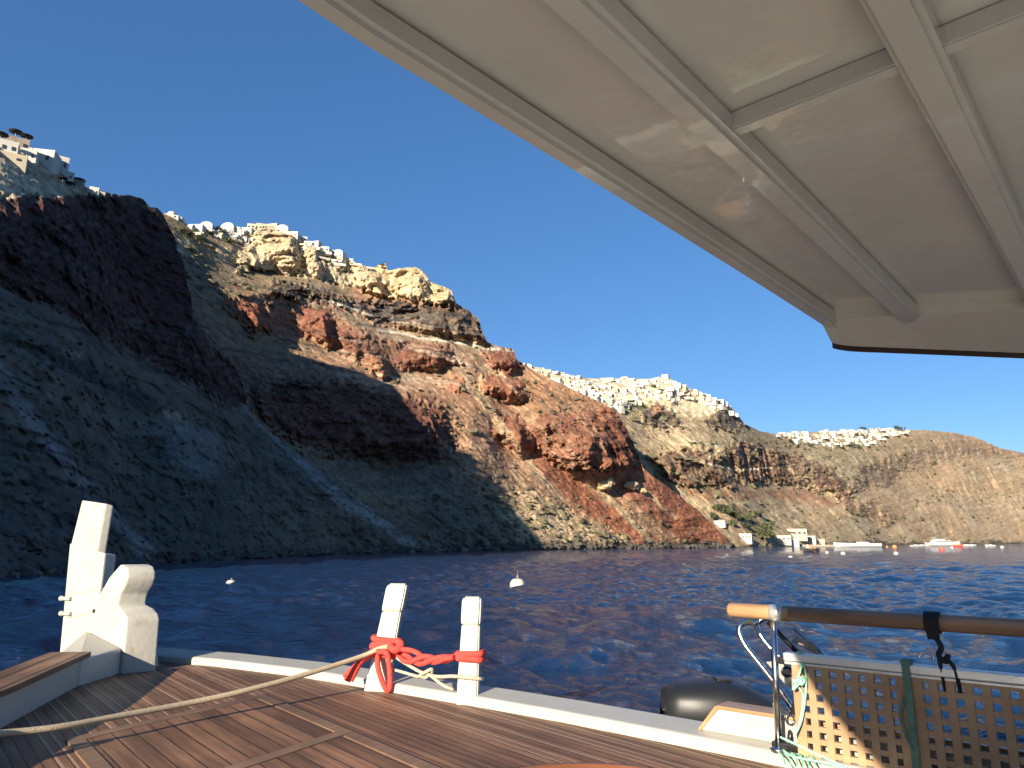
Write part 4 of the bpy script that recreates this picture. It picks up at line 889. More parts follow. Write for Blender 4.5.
# strap and cord on the handrail
sp = hr(0); k_ = .575
mb = MB(); c = hr(k_); 
for t0, rad in ((0, .032), (.6, .0345)):
    rings = []
    for i in range(15):
        t = t0+6.2832*i/14; d1 = Vector((o.x, o.y, 0))*math.cos(t)+Vector((0, 0, 1))*math.sin(t); rings.append([c-HD*.024+d1*rad, c+HD*.024+d1*rad, c+HD*.024+d1*(rad+.003), c-HD*.024+d1*(rad+.003)])
    mb.loft(rings, sm=False)
f = c-o*.036
mb.prism([f-HD*.022+Vector((0, 0, .01)), f+HD*.024+Vector((0, 0, .01)), f+HD*.022+Vector((0, 0, -.055)), f-HD*.016+Vector((0, 0, -.055))], o*.006)
g = f+HD*.012+Vector((0, 0, -.05))
mb.tube([g, g+Vector((0, 0, -.03))+HD*.012, g+Vector((0, 0, -.055))+HD*.0, g+Vector((0, 0, -.075))+HD*.02, g+Vector((0, 0, -.05))+HD*.03], .009, 8, 4)
mb.tube([g+Vector((0, 0, -.06)), g+Vector((0, 0, -.11))+HD*.004, g+Vector((0, 0, -.18))+HD*.006+o*.02], .007, 8, 4)
mb.tube([g+Vector((0, 0, -.06))+HD*.015, g+Vector((0, 0, -.085))+HD*.04, g+Vector((0, 0, -.13))+HD*.05, g+Vector((0, 0, -.18))+HD*.05+o*.02], .007, 8, 4)
meta(mb.build('strap', M['strap']), 'black webbing strap with two hanging cords wrapped round the wooden handrail', 'strap')
# dark green strap round the panel gap
kk = gl[1]-.009
mb = MB(); mb.box(gpnt(kk, (gt+gb)/2+.02, -.03), (.026, .008, gt-gb+.06), Matrix.Rotation(ang, 3, 'Z'), .002); mb.box(gpnt(kk, gt+.040, .0), (.03, .07, .012), Matrix.Rotation(ang, 3, 'Z'), .003)
mb.tube([gpnt(kk-.012, gt-.08, -.034), gpnt(kk-.03, gt-.14, -.034), gpnt(kk-.022, gt-.2, -.034), gpnt(kk-.002, gt-.25, -.036)], .005, 6, 3)
meta(mb.build('panel_strap', M['greend']), 'dark green strap holding the brown grating panels to their rail', 'strap')
# green line
mb = MB(); y0 = 2.97
mb.tube([ay(797, 652, y0), ay(803, 655, y0), ay(801, 668, y0-.02), ay(797, 684, y0-.02), ay(803, 694, y0-.02), ay(802, 712, y0-.02), ay(798, 728, y0-.02), ay(794, 737, y0-.02)], .0045, 7, 4)
mb.tube([ay(801, 656, y0-.01), ay(806, 675, y0-.02), ay(805, 700, y0-.02), ay(801, 722, y0-.02), ay(795, 735, y0-.02)], .0040, 7, 4)
for k in range(5): mb.tube([ay(800+random.uniform(-5, 5), 680+random.uniform(-5, 5), y0-.03), ay(797+random.uniform(-6, 6), 684+random.uniform(-4, 6), y0-.04), ay(801+random.uniform(-5, 5), 678+random.uniform(-4, 6), y0-.03)], .005, 6, 4)
mb.tube([gpnt(-.03, gb+.06, -.035), gpnt(.10, gb+.025, -.04), gpnt(.22, gb-.006, -.045), gpnt(.35, gb-.03, -.05), gpnt(.6, gb-.042, -.06), gpnt(1.0, gb-.043, -.07)], .0045, 7, 4)
mb.tube([ay(783, 750, 3.0), ay(795, 757, 2.93), ay(830, 764, 2.83), ay(880, 778, 2.7)], .0045, 7, 4)
for k in range(6): 
    u = 778+k*6; mb.tube([ay(u, 752+k*.8, 3.0), ay(u+5, 757+random.uniform(-2, 3), 2.95), ay(u+8, 768+random.uniform(-2, 4), 2.86)], .0038, 6, 3)
meta(mb.build('tie_line', M['green']), 'thin pale green cord tied round the stanchion and trailing along the panel foot', 'cord')
# black outboard engine cover beyond the gunwale
om = empty('outboard_motor', tuple(at_y(725, 720, 4.0)), 'black outboard motor with a smooth rounded cowl hanging beyond the white gunwale', 'motor')
prof_c = [(660, 722, 703, 2), (664, 690, 726, 12), (676, 683, 728, 17), (700, 680.5, 732, 21), (722, 678.5, 736, 23), (745, 684, 740, 22), (770, 697, 745, 19), (786, 706, 748, 14), (794, 716, 746, 6)]
mb = MB(); rings = []
for u, vt, vb, hw_ in prof_c:
    a_ = at_y(u, vt, 4.0); b_ = at_y(u, vb, 4.0); c = (a_+b_)/2; hh = (a_.z-b_.z)/2; hw = hw_/100.*.85; ring = []
    for i in range(20):
        t = 6.2832*i/20; ct, st = math.cos(t), math.sin(t); e_ = .72
        ring.append(c+Vector((0.05, 1, 0))*(hw*abs(ct)**e_*(1 if ct > 0 else -1))+Vector((0, 0, hh*abs(st)**e_*(1 if st > 0 else -1))))
    rings.append(ring)
mb.loft(rings); cow = mb.build('cowl', M['cowl'], om)
mb = MB(); p = at_y(722, 679, 3.99); mb.box(p+Vector((0, 0, .0)), (.07, .10, .012), None, .004); mb.build('vent', M['black'], cow)
c = at_y(735, 738, 4.0); mb = MB(); mb.box(c-Vector((0, 0, .45)), (.20, .18, .95), None, .03); mb.box(c-Vector((0, 0, 1.0)), (.42, .06, .05), None, .01); mb.build('leg', M['cowl'], om)
mb = MB(); mb.box(c+Vector((.12, -.2, -.18)), (.10, .42, .16), None, .01); mb.build('bracket', M['alu'], om)
# round varnished table under the bottom edge of the picture
tb = at_z(578, 763, -.55); tc_ = Vector((tb.x+.01, tb.y-.36, H-.55))
tab = empty('round_table', (tc_.x, tc_.y, H-1.72), 'round varnished wooden table top with a raised rim, just entering the picture at the bottom', 'table')
mb = MB(); mb.lathe([(.005, -.03), (.33, -.03), (.355, -.022), (.36, -.004), (.352, .004), (.335, .004), (.33, -.006), (.005, -.006)], tc_, 64); mb.build('table_top', M['varnish'], tab, tuple(tc_))
mb = MB(); mb.lathe([(.16, -1.16), (.16, -1.13), (.035, -1.10), (.03, -.5), (.04, -.08), (.12, -.031)], tc_, 24); mb.build('pedestal', M['varnish'], tab, tuple(tc_))
# ------------------------------------------------------------------ villages, trees, boats, buoys, rocks
def face_cam(p, j=0.): return math.atan2(-p.x, p.y)+j        # local -Y looks at the bay
def hmesh(kind):           # one small house, base at the origin, front at -Y; materials: wall, dark opening, door
    mb = MB(); w, d, h = 1, .9, .72
    def op(x, z, ww, hh, y=-.45, mi=1): mb.mi = mi; mb.box((x, y, z), (ww, .03, hh)); mb.mi = 0
    if kind == 0:
        mb.box((0, 0, h/2-.3), (w, d, h+.6)); mb.box((0, -.44, h+.03), (w, .06, .08)); mb.box((-.48, .02, h+.03), (.06, .84, .08)); op(-.2, .22, .17, .42); op(.2, .36, .16, .2)
    elif kind == 1:
        mb.box((0, 0, .05), (1.25, d, 1.1)); mb.box((.15, .12, .9), (.85, .62, .66)); op(-.38, .25, .16, .38); op(.05, .3, .16, .2); op(.4, .3, .14, .2); op(.1, .9, .15, .3, -.19); op(.38, .92, .13, .18, -.19)
    elif kind == 2:
        rings = []
        for y in (-.5, .5): rings.append([Vector((.5, y, -.6)), Vector((.5, y, .45))]+[Vector((.5*math.cos(a), y, .45+.42*math.sin(a))) for a in [3.1416*k/10 for k in range(1, 10)]]+[Vector((-.5, y, .45)), Vector((-.5, y, -.6))])
        mb.loft(rings, sm=False); op(0, .24, .18, .46, -.5); op(.27, .42, .13, .16, -.5); op(0, .68, .12, .12, -.5)
    elif kind == 3:
        mb.box((0, 0, 0), (1.9, .8, 1.15)); mb.box((0, -.75, -.28), (2.0, .7, .62)); mb.box((0, -1.07, .08), (2.0, .06, .12))
        for x in (-.65, -.2, .25, .68): op(x, .25, .16, .36, -.4)
    elif kind == 4:
        mb.box((0, 0, .1), (.9, .9, 1.1)); mb.lathe([(.43, .64), (.43, .74), (.40, .86), (.32, .98), (.18, 1.07), (.01, 1.1)], (0, 0, 0), 16); op(0, .25, .18, .42)
    elif kind == 5:
        mb.box((0, 0, -.1), (1.5, .7, 1.0)); mb.box((-.3, .05, .62), (.7, .6, .5)); mb.box((.35, -.5, -.25), (.9, .35, .55)); op(-.45, .16, .2, .3, -.35); op(.1, .18, .15, .22, -.35); op(.5, .18, .15, .22, -.35); op(-.3, .64, .15, .22, -.25)
    me = bpy.data.meshes.new('house'); mb.bm.to_mesh(me); mb.bm.free()
    return me
KN = ['cube house with one door', 'two storey house', 'narrow barrel vaulted house', 'long low terraced house', 'small domed chapel', 'split level house']
HM = []
for k in range(6):
    me = hmesh(k); [me.materials.append(M[q]) for q in ('lime', 'hole', 'bluedoor')]; HM.append(me)
HMC = []
for k in range(6):
    me = HM[k].copy(); me.materials[0] = M['lime2']; HMC.append(me)
def inside(poly, u, v): return sdpoly(np.array([float(u)]), np.array([float(v)]), poly)[0] > 0
def village(layer, poly, du, dv, size, group, where, seed, fill=.92, cream=.12, kinds=(0, 0, 1, 1, 2, 3, 5, 5, 4)):
    rg = random.Random(seed); us = [p[0] for p in poly]; vs = [p[1] for p in poly]; n = 0; v = min(vs); row = 0
    while v < max(vs):
        u = min(us)+(row % 2)*du*.5
        while u < max(us):
            uu, vv = u+rg.uniform(-.3, .3)*du, v+rg.uniform(-.35, .35)*dv
            if inside(poly, uu, vv) and rg.random() < fill and vv > layer.topat(uu)-.5:
                p = layer.at(uu, vv); k = rg.choice(kinds); cr = rg.random() < cream
                if k == 4 and rg.random() < .5: k = 0
                o = bpy.data.objects.new('house', (HMC if cr else HM)[k]); s_ = size*rg.uniform(.8, 1.25); o.scale = (s_*1.4, s_, s_*rg.uniform(.5, .75)); o.location = p+Vector((p.x, p.y, 0)).normalized()*s_*.35-Vector((0, 0, .15*s_)); o.rotation_euler = (0, 0, face_cam(p, rg.uniform(-.75, .35)))
                link(o); meta(o, ('cream ' if cr else 'white ')+KN[k]+' '+where, 'house', group); n += 1
            u += du
        v += dv; row += 1
    return n
VC = [(519, 361), (545, 367), (585, 376), (640, 376), (668, 375), (690, 386), (712, 396), (735, 407), (748, 421), (744, 424), (722, 411), (700, 404), (680, 400), (668, 404), (655, 399), (640, 398), (636, 404), (618, 411), (600, 408), (560, 390), (520, 370)]
nC = village(C, VC, 6.2, 4.2, 2.45, 'houses of the village on the ridge', 'in the village on the middle ridge', 5, .92, .3)
VD = [(762, 430), (800, 431), (850, 430), (880, 426), (906, 427), (912, 432), (885, 438), (868, 444), (842, 449), (822, 445), (790, 441)]
nD = village(C, VD, 5.4, 3.0, 2.9, 'houses of the farthest village', 'in the farthest village at right', 6, .88, .2)
# the two nearer clusters: houses with parts
def near_house(p, w, d, h, where, look, group, rz=0., roof='flat', mat='lime', nwin=2, door=True, sink=3.0):
    r = empty('house', tuple(p), look, 'house', group, face_cam(p, rz)); q = Matrix.Translation(p) @ Matrix.Rotation(r.rotation_euler.z, 4, 'Z')
    def put(mb, name, m, par=r): mb.bm.transform(q); return mb.build(name, m, par)
    mb = MB(); mb.box((0, 0, (h-sink)/2), (w, d, h+sink), None, .05); put(mb, 'wall', M[mat])
    if roof == 'flat':
        mb = MB(); t = .25
        for c, s_ in (((0, -d/2+t/2, h+.2), (w, t, .4)), ((0, d/2-t/2, h+.2), (w, t, .4)), ((-w/2+t/2, 0, h+.2), (t, d-2*t-.02, .4)), ((w/2-t/2, 0, h+.2), (t, d-2*t-.02, .4))): mb.box(c, s_)
        put(mb, 'parapet', M[mat])
    elif roof == 'vault':
        mb = MB(); rings = [[Vector((w/2*.98*math.cos(a), y, h+w*.32*math.sin(a))) for a in [3.1416*k/12 for k in range(13)]] for y in (-d/2, d/2)]; mb.loft(rings, sm=False); put(mb, 'vaulted_roof', M[mat])
    elif roof == 'dome':
        mb = MB(); R_ = min(w, d)*.46; mb.lathe([(R_, h), (R_, h+R_*.25)]+[(R_*math.cos(a), h+R_*.25+R_*.9*math.sin(a)) for a in (.3, .6, .9, 1.2, 1.45)]+[(.02, h+R_*1.16)], (0, 0, 0), 20); put(mb, 'dome', M[mat])
    for i in range(nwin):
        x = -w/2+w*(i+.5+(1 if door else 0))/(nwin+(1 if door else 0)); mb = MB(); mb.box((x, -d/2-.01, h*.58), (w*.13, .14, h*.32)); put(mb, 'window', M['hole'])
    if door: mb = MB(); mb.box((-w/2+w*.5/(nwin+1), -d/2-.01, h*.33), (w*.13, .12, h*.62)); put(mb, 'door', M['bluedoor'] if random.random() < .4 else M['hole'])
    return r
GB = 'white houses along the rim of the tan cliff'
for u, v, w, h, roof, nw, look in ((171, 217, 3.6, 2.0, 'dome', 1, 'small white domed house at the left end of the row'), (179, 221, 3.0, 1.6, 'dome', 1, 'lower white domed house second from the left'), (197, 229, 4.0, 2.4, 'flat', 2, 'flat white house just right of the dark bushes'), (207, 229, 3.6, 2.8, 'vault', 1, 'white vaulted house beside a flat one'), (214, 233, 3.4, 2.0, 'flat', 1, 'small white cube house between bushes'), (229, 231, 4.4, 2.8, 'vault', 2, 'wide white house with a broad rounded roof'), (238, 233, 4.2, 2.6, 'dome', 2, 'large white domed house near the middle'), (247, 232, 3.8, 2.6, 'flat', 2, 'flat white house left of the tan cone'), (228, 238, 3.0, 1.8, 'flat', 1, 'tiny white house below the rounded roof'), (243, 242, 3.6, 2.2, 'flat', 2, 'white house on the lower terrace by the cone'), (255, 228, 4.6, 2.2, 'flat', 3, 'cream flat house against the sky'), (264, 228, 4.8, 2.4, 'flat', 3, 'long cream house on top of the cone'), (274, 227, 3.4, 2.0, 'flat', 1, 'small pale house at the tip of the cone'), (283, 231, 4.0, 2.0, 'vault', 1, 'white vaulted house right of the cone tip'), (292, 234, 4.2, 2.2, 'flat', 2, 'white house with a pergola gap, right of the cone'), (301, 239, 3.8, 2.0, 'flat', 2, 'white cube house with dark windows lower on the rim'), (313, 244, 4.6, 2.6, 'flat', 3, 'broad white house with three windows on the rim'), (322, 247, 4.0, 2.4, 'flat', 2, 'white house stepping down the rim'), (330, 251, 4.0, 2.2, 'flat', 1, 'plain white house half way along the rim'), (339, 256, 4.2, 2.8, 'vault', 2, 'tall white vaulted house at the right of the rim'), (347, 261, 3.6, 2.0, 'flat', 1, 'small white house near the right end'), (356, 265, 3.0, 1.2, 'flat', 1, 'last low white hut at the right end')):
    p = B.at(u, v); p = p+Vector((p.x, p.y, 0)).normalized()*2.4
    near_house(p+Vector((0, 0, -.3)), w*1.2, 3.2, h*.8, 'on the rim', look, GB, random.uniform(-.6, .1), roof, 'lime2' if 'cream' in look or 'pale' in look else 'lime', nw, True, 1.0)
VB1 = [(184, 227), (245, 230), (252, 241), (225, 243), (200, 238)]; VB2 = [(284, 232), (300, 239), (345, 260), (368, 267), (366, 272), (340, 267), (300, 248)]
nB = village(B, VB1, 7.0, 4.2, 1.9, 'small houses filling the rim of the tan cliff', 'crowding the rim left of the cone', 8, .9, .2)+village(B, VB2, 6.6, 4.0, 1.8, 'small houses filling the rim of the tan cliff', 'crowding the rim right of the cone', 9, .9, .2)
GA = 'white houses on top of the dark headland'
for u, v, w, d, h, rz, mat, nw, look in ((3, 152, 4.2, 3, 2.2, -.3, 'lime', 2, 'long white house cut by the left edge'), (10, 160, 5, 2.4, 1.3, -.3, 'lime2', 1, 'low cream terrace house at the far left'), (14, 148, 4.2, 3, 2.0, -.2, 'stonewall', 2, 'grey stone house behind the white terraces'), (29, 160, 2.6, 2.6, 2.0, -.4, 'lime', 1, 'small white cube house below the grey one'), (41, 153, 4.0, 3.6, 1.7, -.5, 'lime2', 1, 'tan topped house standing highest against the sky'), (43, 166, 4.6, 3.4, 2.9, -.6, 'lime', 1, 'tall white house with a blank sloping side'), (52, 164, 2.8, 2.6, 1.6, -.4, 'lime', 1, 'white annex right of the tall house'), (60, 171, 2.6, 2.8, 3.1, -.2, 'lime', 1, 'narrow white house with one small window'), (66, 179, 2.4, 2.4, 1.4, -.2, 'lime', 1, 'white hut under the narrow house'), (75, 184, 3.2, 2.4, 1.1, -.2, 'stonewall', 0, 'low stone hut on the headland'), (94, 193, 1.8, 1.6, 1.4, -.3, 'lime', 1, 'lone white hut at the right end'), (100, 195, 1.6, 1.4, .9, -.2, 'lime2', 0, 'tiny cream hut at the right end')):
    p = A.at(u, v); p = p+Vector((p.x, p.y, 0)).normalized()*1.0
    near_house(p+Vector((0, 0, -.2)), w*.8, d*.8, h*.8, 'on the headland', look, GA, rz+.2, 'flat', mat, nw, True, 1.4)
for i, (u, v, r_) in enumerate(((1, 134, 1.0), (16, 131.5, .95), (26.5, 136, .95), (63, 178, .7), (70, 183, .7), (79, 180, 1.0))):
    p = at_y(u, v, float(A.at(u, v+14).y)+1.0); pr = empty('parasol', (p.x, p.y, p.z-1.6), ['dark parasol at the left edge', 'open dark parasol against the sky, left of two', 'open dark parasol against the sky, right of two', 'dark parasol below the narrow white house', 'small dark parasol on the lower terrace', 'brown parasol tilted on the slope'][i]+' on the headland', 'parasol', 'parasols on the headland')
    mb = MB(); mb.lathe([(r_, -.05), (r_, 0), (r_*.5, .17), (.03, .30)], p, 14); mb.build('parasol_canopy', M['strap'], pr); mb = MB(); mb.tube([p+Vector((0, 0, .25)), p-Vector((0, 0, 2.4))], .04, 6, 1); mb.build('pole', M['alu'], pr)
# houses at the landing below the ridge
GS = 'white houses at the landing'
for u, v, w, d, h, mat, nw, look in ((746, 540.5, 4.4, 3, 2.7, 'lime', 3, 'small white house with dark windows left of the round tree'), (719, 523.5, 4.2, 2, 1.0, 'lime', 0, 'low white wall house half hidden among the trees'), (783, 542, 5.4, 3.4, 3.0, 'lime', 2, 'white house right of the round tree'), (797, 538, 8.0, 4, 4.6, 'lime2', 3, 'large cream house with broad front behind the others'), (791, 543, 6.0, 3, 1.9, 'lime', 2, 'low white boathouse at the waterline'), (812, 541.5, 3.4, 3, 2.9, 'lime', 2, 'white cube house with dark porch at the right'), (821, 542.5, 2.6, 2.4, 1.6, 'lime2', 1, 'small cream shed at the far right')):
    p = C.at(u, v); p = p-Vector((p.x, p.y, 0)).normalized()*d*.30; near_house(p, w*1.15, d, h*.85, 'at the landing', look, GS, random.uniform(-.3, .3), 'flat', mat, nw, nw > 0, 1.6)
p = C.at(800, 545); mb = MB(); q = Matrix.Translation(Vector((p.x, p.y-1, .25))) @ Matrix.Rotation(face_cam(p), 4, 'Z'); mb.box((0, 0, 0), (38, 3, 1.0), None, .1); mb.bm.transform(q); meta(mb.build('quay', M['stonewall']), 'low grey stone quay along the water in front of the landing houses', 'quay')
# trees ------------------------------------------------------------------
def tree(p, h, rw, label, cat, group, mat='leaf', n=900, leaf=.32, trunk=True, name='tree', flat=.75):
    rg = np.random.RandomState(abs(hash((round(p.x), round(p.y))))%9999); r = empty(name, tuple(p), label, cat, group)
    lob = [(rg.normal(0, .42)*rw, rg.normal(0, .42)*rw, h*(.45+.4*rg.rand()), rw*(.38+.25*rg.rand())) for _ in range(9)]+[(0, 0, h*.62, rw*.6)]
    mb = MB()
    for i in range(n):
        lx, ly, lz, lr = lob[i % len(lob)]; d = rg.normal(size=3); d /= np.linalg.norm(d); rr = lr*(rg.rand()**.45)
        c = p+Vector((lx+d[0]*rr, ly+d[1]*rr, max(lz+d[2]*rr*flat, h*.12))); a = Vector(rg.normal(size=3)).normalized(); b_ = a.orthogonal().normalized(); s_ = leaf*rg.uniform(.5, 1.3)
        c2 = a.cross(b_); vs = [mb.bm.verts.new(c+b_*s_), mb.bm.verts.new(c+c2*s_*.7), mb.bm.verts.new(c-b_*s_*.9), mb.bm.verts.new(c-c2*s_*.6)]; mb.bm.faces.new(vs)
    mb.build('crown', M[mat], r)
    if trunk:
        mb = MB(); mb.tube([p-Vector((0, 0, .5)), p+Vector((.1, 0, h*.25)), p+Vector((.0, .1, h*.55))], [h*.035, h*.028, h*.015], 8, 3)
        for lx, ly, lz, lr in lob[:6]: mb.tube([p+Vector((.05, 0, h*.3)), p+Vector((lx*.5, ly*.5, lz*.75)), p+Vector((lx, ly, lz))], [h*.016, h*.011, h*.004], 6, 2)
        mb.build('trunk', M['trunk'], r)
    return r
GT = 'trees round the landing'
for u, v, h, w, mat, look in ((765, 545, 9.4, 5.6, 'leaf', 'big round olive green tree between the white landing houses'), (713, 521, 3.2, 2.2, 'leaf2', 'dark low tree at the left end of the landing trees'), (716, 512, 3.2, 2.6, 'leaf', 'highest pale green tree on the slope left of the landing'), (725, 517, 4.2, 3.0, 'leaf', 'olive green tree behind the low white wall'), (722, 513, 3.4, 2.0, 'leaf2', 'dark tree at the top of the landing trees'), (736, 521, 4.6, 3.0, 'leaf', 'leafy tree above the small white house'), (747, 524, 4.8, 2.6, 'leaf', 'tall pale tree left of the round tree'), (745, 529, 2.6, 2.0, 'leaf2', 'dark shrubby tree right above the small white house'), (733, 527, 2.4, 2.2, 'leaf', 'low bushy tree right of the white wall'), (756, 516, 2.2, 2.2, 'leaf', 'small tree alone up the slope behind the landing'), (770, 524, 1.6, 2.4, 'leaf', 'low bush up the slope above the round tree')):
    tree(C.at(u, v), h, w, look, 'tree', GT, mat, 1900 if h > 6 else 700, .42 if h > 6 else .36)
GR = 'dark bushes on the cliff rim'
for u, v, h, w, look in ((183, 236, 2.8, 1.8, 'dark bush under the two white domes'), (190, 240, 3.2, 2.2, 'largest dark bush below the left domes'), (199, 243, 2.6, 2.0, 'dark bush below the flat white house'), (204, 240, 2.2, 1.6, 'small dark bush right of the largest one'), (209, 236, 2.2, 1.4, 'narrow dark bush between two houses'), (217, 233, 2.6, 1.6, 'dark bush left of the rounded roof'), (222, 236, 2.0, 1.5, 'low bush beneath the rounded roof'), (229, 244, 2.2, 2.0, 'dark bush below the big dome'), (233, 243, 1.8, 1.4, 'small bush beside the white terrace house'), (343, 272, 1.6, 1.6, 'bush at the right end of the rim')):
    tree(B.at(u, v), h, w, look, 'bush', GR, 'leaf2', 260, .26, True, 'bush')
for u, v, w in ((623, 408, 2.4), (632, 407, 2.6), (641, 408, 2.2), (652, 388, 1.8), (660, 392, 1.6), (704, 398, 1.6), (718, 404, 1.5), (728, 410, 1.7)): tree(C.at(u, v), 1.6, w, 'dark green bush among the houses of the middle ridge', 'bush', 'bushes in the ridge village', 'leaf2', 130, .34, False, 'bush')
for u, v, w in ((850, 447, 4.2), (842, 449, 4.4), (858, 449, 4.0), (863, 429, 2.6), (895, 428, 3.0), (900, 430, 3.0), (790, 443, 2.4), (810, 447, 2.8), (856, 436, 3.0), (862, 438, 3.2)): tree(C.at(u, v), 2.6, w, 'dark green bush at the edge of the farthest village', 'bush', 'bushes by the farthest village', 'leaf2', 130, .5, False, 'bush')
# scrub, loose stones: nobody could count them
def scatter(name, mat, items, squash=.65, sub=1, rough=.35):
    ico = bmesh.new(); bmesh.ops.create_icosphere(ico, subdivisions=sub, radius=1); V = np.array([v.co[:] for v in ico.verts]); Fc = np.array([[v.index for v in f.verts] for f in ico.faces]); ico.free()
    rg = np.random.RandomState(len(items)); vv = []; ff = []; n = 0
    for p, r in items:
        k = 1+rg.normal(0, rough, (len(V), 1)); q = V*k*np.array([r*rg.uniform(.7, 1.4), r*rg.uniform(.7, 1.4), r*squash*rg.uniform(.7, 1.3)])+np.array(p[:]); vv.append(q); ff.append(Fc+n); n += len(V)
    vv = np.vstack(vv); ff = np.vstack(ff); me = bpy.data.meshes.new(name); me.from_pydata(vv.tolist(), [], ff.tolist()); me.materials.append(mat); o = bpy.data.objects.new(name, me); link(o); meta(o, kind='stuff'); return o
def pick(layer, polys, rmin, rmax, seed):
    rg = random.Random(seed); out = []
    for poly, n in polys:
        us = [p[0] for p in poly]; vs = [p[1] for p in poly]; t = 0
        while t < n*1:
            u, v = rg.uniform(min(us), max(us)), rg.uniform(min(vs), max(vs)); t += 1
            if inside(poly, u, v) and v > layer.topat(u)+1: out.append((layer.at(u, v), rmin+(rmax-rmin)*rg.random()**2.2))
    return out
it = pick(B, [([(480, 480), (540, 490), (640, 545), (480, 546)], 330), ([(170, 240), (240, 262), (350, 292), (350, 302), (190, 300)], 260), ([(300, 300), (500, 345), (500, 356), (330, 318)], 160), ([(280, 340), (470, 360), (540, 500), (440, 430), (300, 380)], 260), ([(500, 370), (610, 405), (530, 420)], 90), ([(420, 480), (520, 500), (520, 547), (420, 548)], 150), ([(540, 450), (735, 546), (600, 546)], 130)], .25, 1.25, 1)
scatter('dry_scrub', M['scrub'], it)
it = pick(C, [([(620, 410), (750, 430), (870, 470), (860, 500), (640, 480)], 420), ([(740, 440), (950, 440), (900, 470), (850, 480)], 320), ([(690, 490), (860, 505), (1024, 520), (1024, 542), (760, 542)], 380), ([(880, 460), (1024, 460), (1024, 510), (900, 510)], 160)], .4, 1.9, 2)
scatter('hillside_scrub', M['scrub'], it)
it = pick(A, [([(0, 300), (60, 330), (160, 400), (260, 440), (380, 540), (0, 570)], 700)], .1, .45, 3); scatter('shaded_scrub', M['scrub_shade'], it)
M['wetrock'] = paint('pale_shore_rock', (.17, .14, .10), .9, .3, .6, .6, 2)
it = []
rg = random.Random(9)
for k in range(420):
    u = rg.uniform(-20, 740); L_ = A if u < 424 else B; v = L_.low[int(np.clip(np.searchsorted(L_.u, u), 0, len(L_.u)-1))]-1.2-abs(rg.gauss(0, 1.6)); p = L_.at(u, v); p.z = max(p.z, .05); it.append((p, (.18+.55*rg.random()**2)*(1+p.y/260)))
scatter('shore_rocks', M['shorerock'], it, .6, 2, .16)
it = []
for k in range(500):
    u = rg.uniform(440, 735); v = rg.uniform(380, 546)
    if v > B.topat(u)+3: it.append((B.at(u, v), .12+.5*rg.random()**3))
scatter('loose_stones', M['shorerock'], it, .8, 1, .2)
for u, v, r_, lab in ((604, 487, 5.4, 'large tan pumice boulder below the red crag'), (631, 488, 3.4, 'tan pumice boulder right of the larger one'), (641, 492, 2.4, 'small tan boulder at the right end of the pair')):
    p = B.at(u, v); mb = MB(); mb.rock((p.x, p.y-.4, p.z+r_*.22), r_*.62, u*.37, 4, .62); meta(mb.build('boulder', M['tanrock'], smooth=True), lab, 'boulder', 'tan boulders on the scree')
for u, v, r_, lab in ((10, 573.5, .62, 'pale flat rock at the left edge of the waterline'), (33, 572, .5, 'pale rock at the waterline left of the white bow'), (50, 571, .5, 'pale rock at the waterline just behind the white bow'), (411, 548.5, 1.0, 'pale waterline rock at the foot of the shaded scree'), (438, 548, .9, 'second pale waterline rock by the shaded scree'), (463, 546.5, 1.3, 'largest pale waterline rock at the foot of the scree'), (497, 546, .9, 'grey waterline rock where the sunlit scree begins')):
    d_ = float(np.interp(u, [-260, 1300], [0, 0])); y_ = float(shore_depth(np.array([u]))[0])-.5; x_, yy, zz = ray(u, v); p = Vector((float(x_)/float(yy)*y_, y_, .12)); mb = MB(); mb.rock(p, r_, u*.21, 3, .55); meta(mb.build('waterline_rock', M['wetrock'], smooth=True), lab, 'rock', 'pale rocks at the waterline')
# buoys and boats ---------------------------------------------------------
def sea_at(u, v): y_ = 2.5*F/(v-541.0); x_, yy, zz = ray(u, v); k = at_z(u, v, -H); return Vector((k.x, k.y, 0))
def buoy(u, v, r, mat, label, group=None, rod=False):
    p = sea_at(u, v); b_ = empty('buoy', tuple(p), label, 'buoy', group); mb = MB()
    mb.lathe([(r*.5, -.35*r), (r*.96, -.12*r), (r, .05*r), (r*.98, .3*r), (r*.86, .58*r), (r*.66, .82*r), (r*.55, .9*r), (.02, .93*r)], p, 22); mb.build('float', M[mat], b_)
    mb = MB(); mb.tube([p+Vector((0, 0, r*.9)), p+Vector((0, 0, r*(1.9 if rod else 1.15)))], r*.022, 8, 1)
    c = p+Vector((0, 0, r*1.15)); mb.tube([c+Vector((.14*r*math.cos(t), 0, .14*r*math.sin(t))) for t in [i*.63 for i in range(11)]], r*.035, 6, 1); mb.build('ring', M['rust'], b_)
buoy(517.5, 586, .44, 'buoy', 'larger white dome buoy with a thin rod in the middle of the water', 'white mooring buoys', True)
buoy(231, 585, .30, 'buoy', 'smaller white dome buoy near the shaded headland', 'white mooring buoys')
for u, v, r, mt, lb in ((790.5, 558, .34, 'buoy', 'small white buoy left of the dark rowing boat'), (843, 554, .45, 'buoy', 'small white buoy under the long white speedboat'), (827, 553, .4, 'buoy', 'small white buoy right of the dark rowing boat'), (896, 554, .45, 'buoy', 'small white buoy below the orange one'), (894.5, 547.2, .9, 'orange', 'tall orange buoy right of the speedboat'), (942, 550, .75, 'redbuoy', 'red buoy under the white motor yacht'), (887, 547, .5, 'orange', 'small orange buoy off the speedboat stern'), (952, 548, .6, 'buoy', 'white buoy beside the red one'), (1002, 547.5, .7, 'buoy', 'white buoy near the right edge'), (684, 566, .22, 'buoy', 'tiny white float on the open water')): buoy(u, v, r, mt, lb)
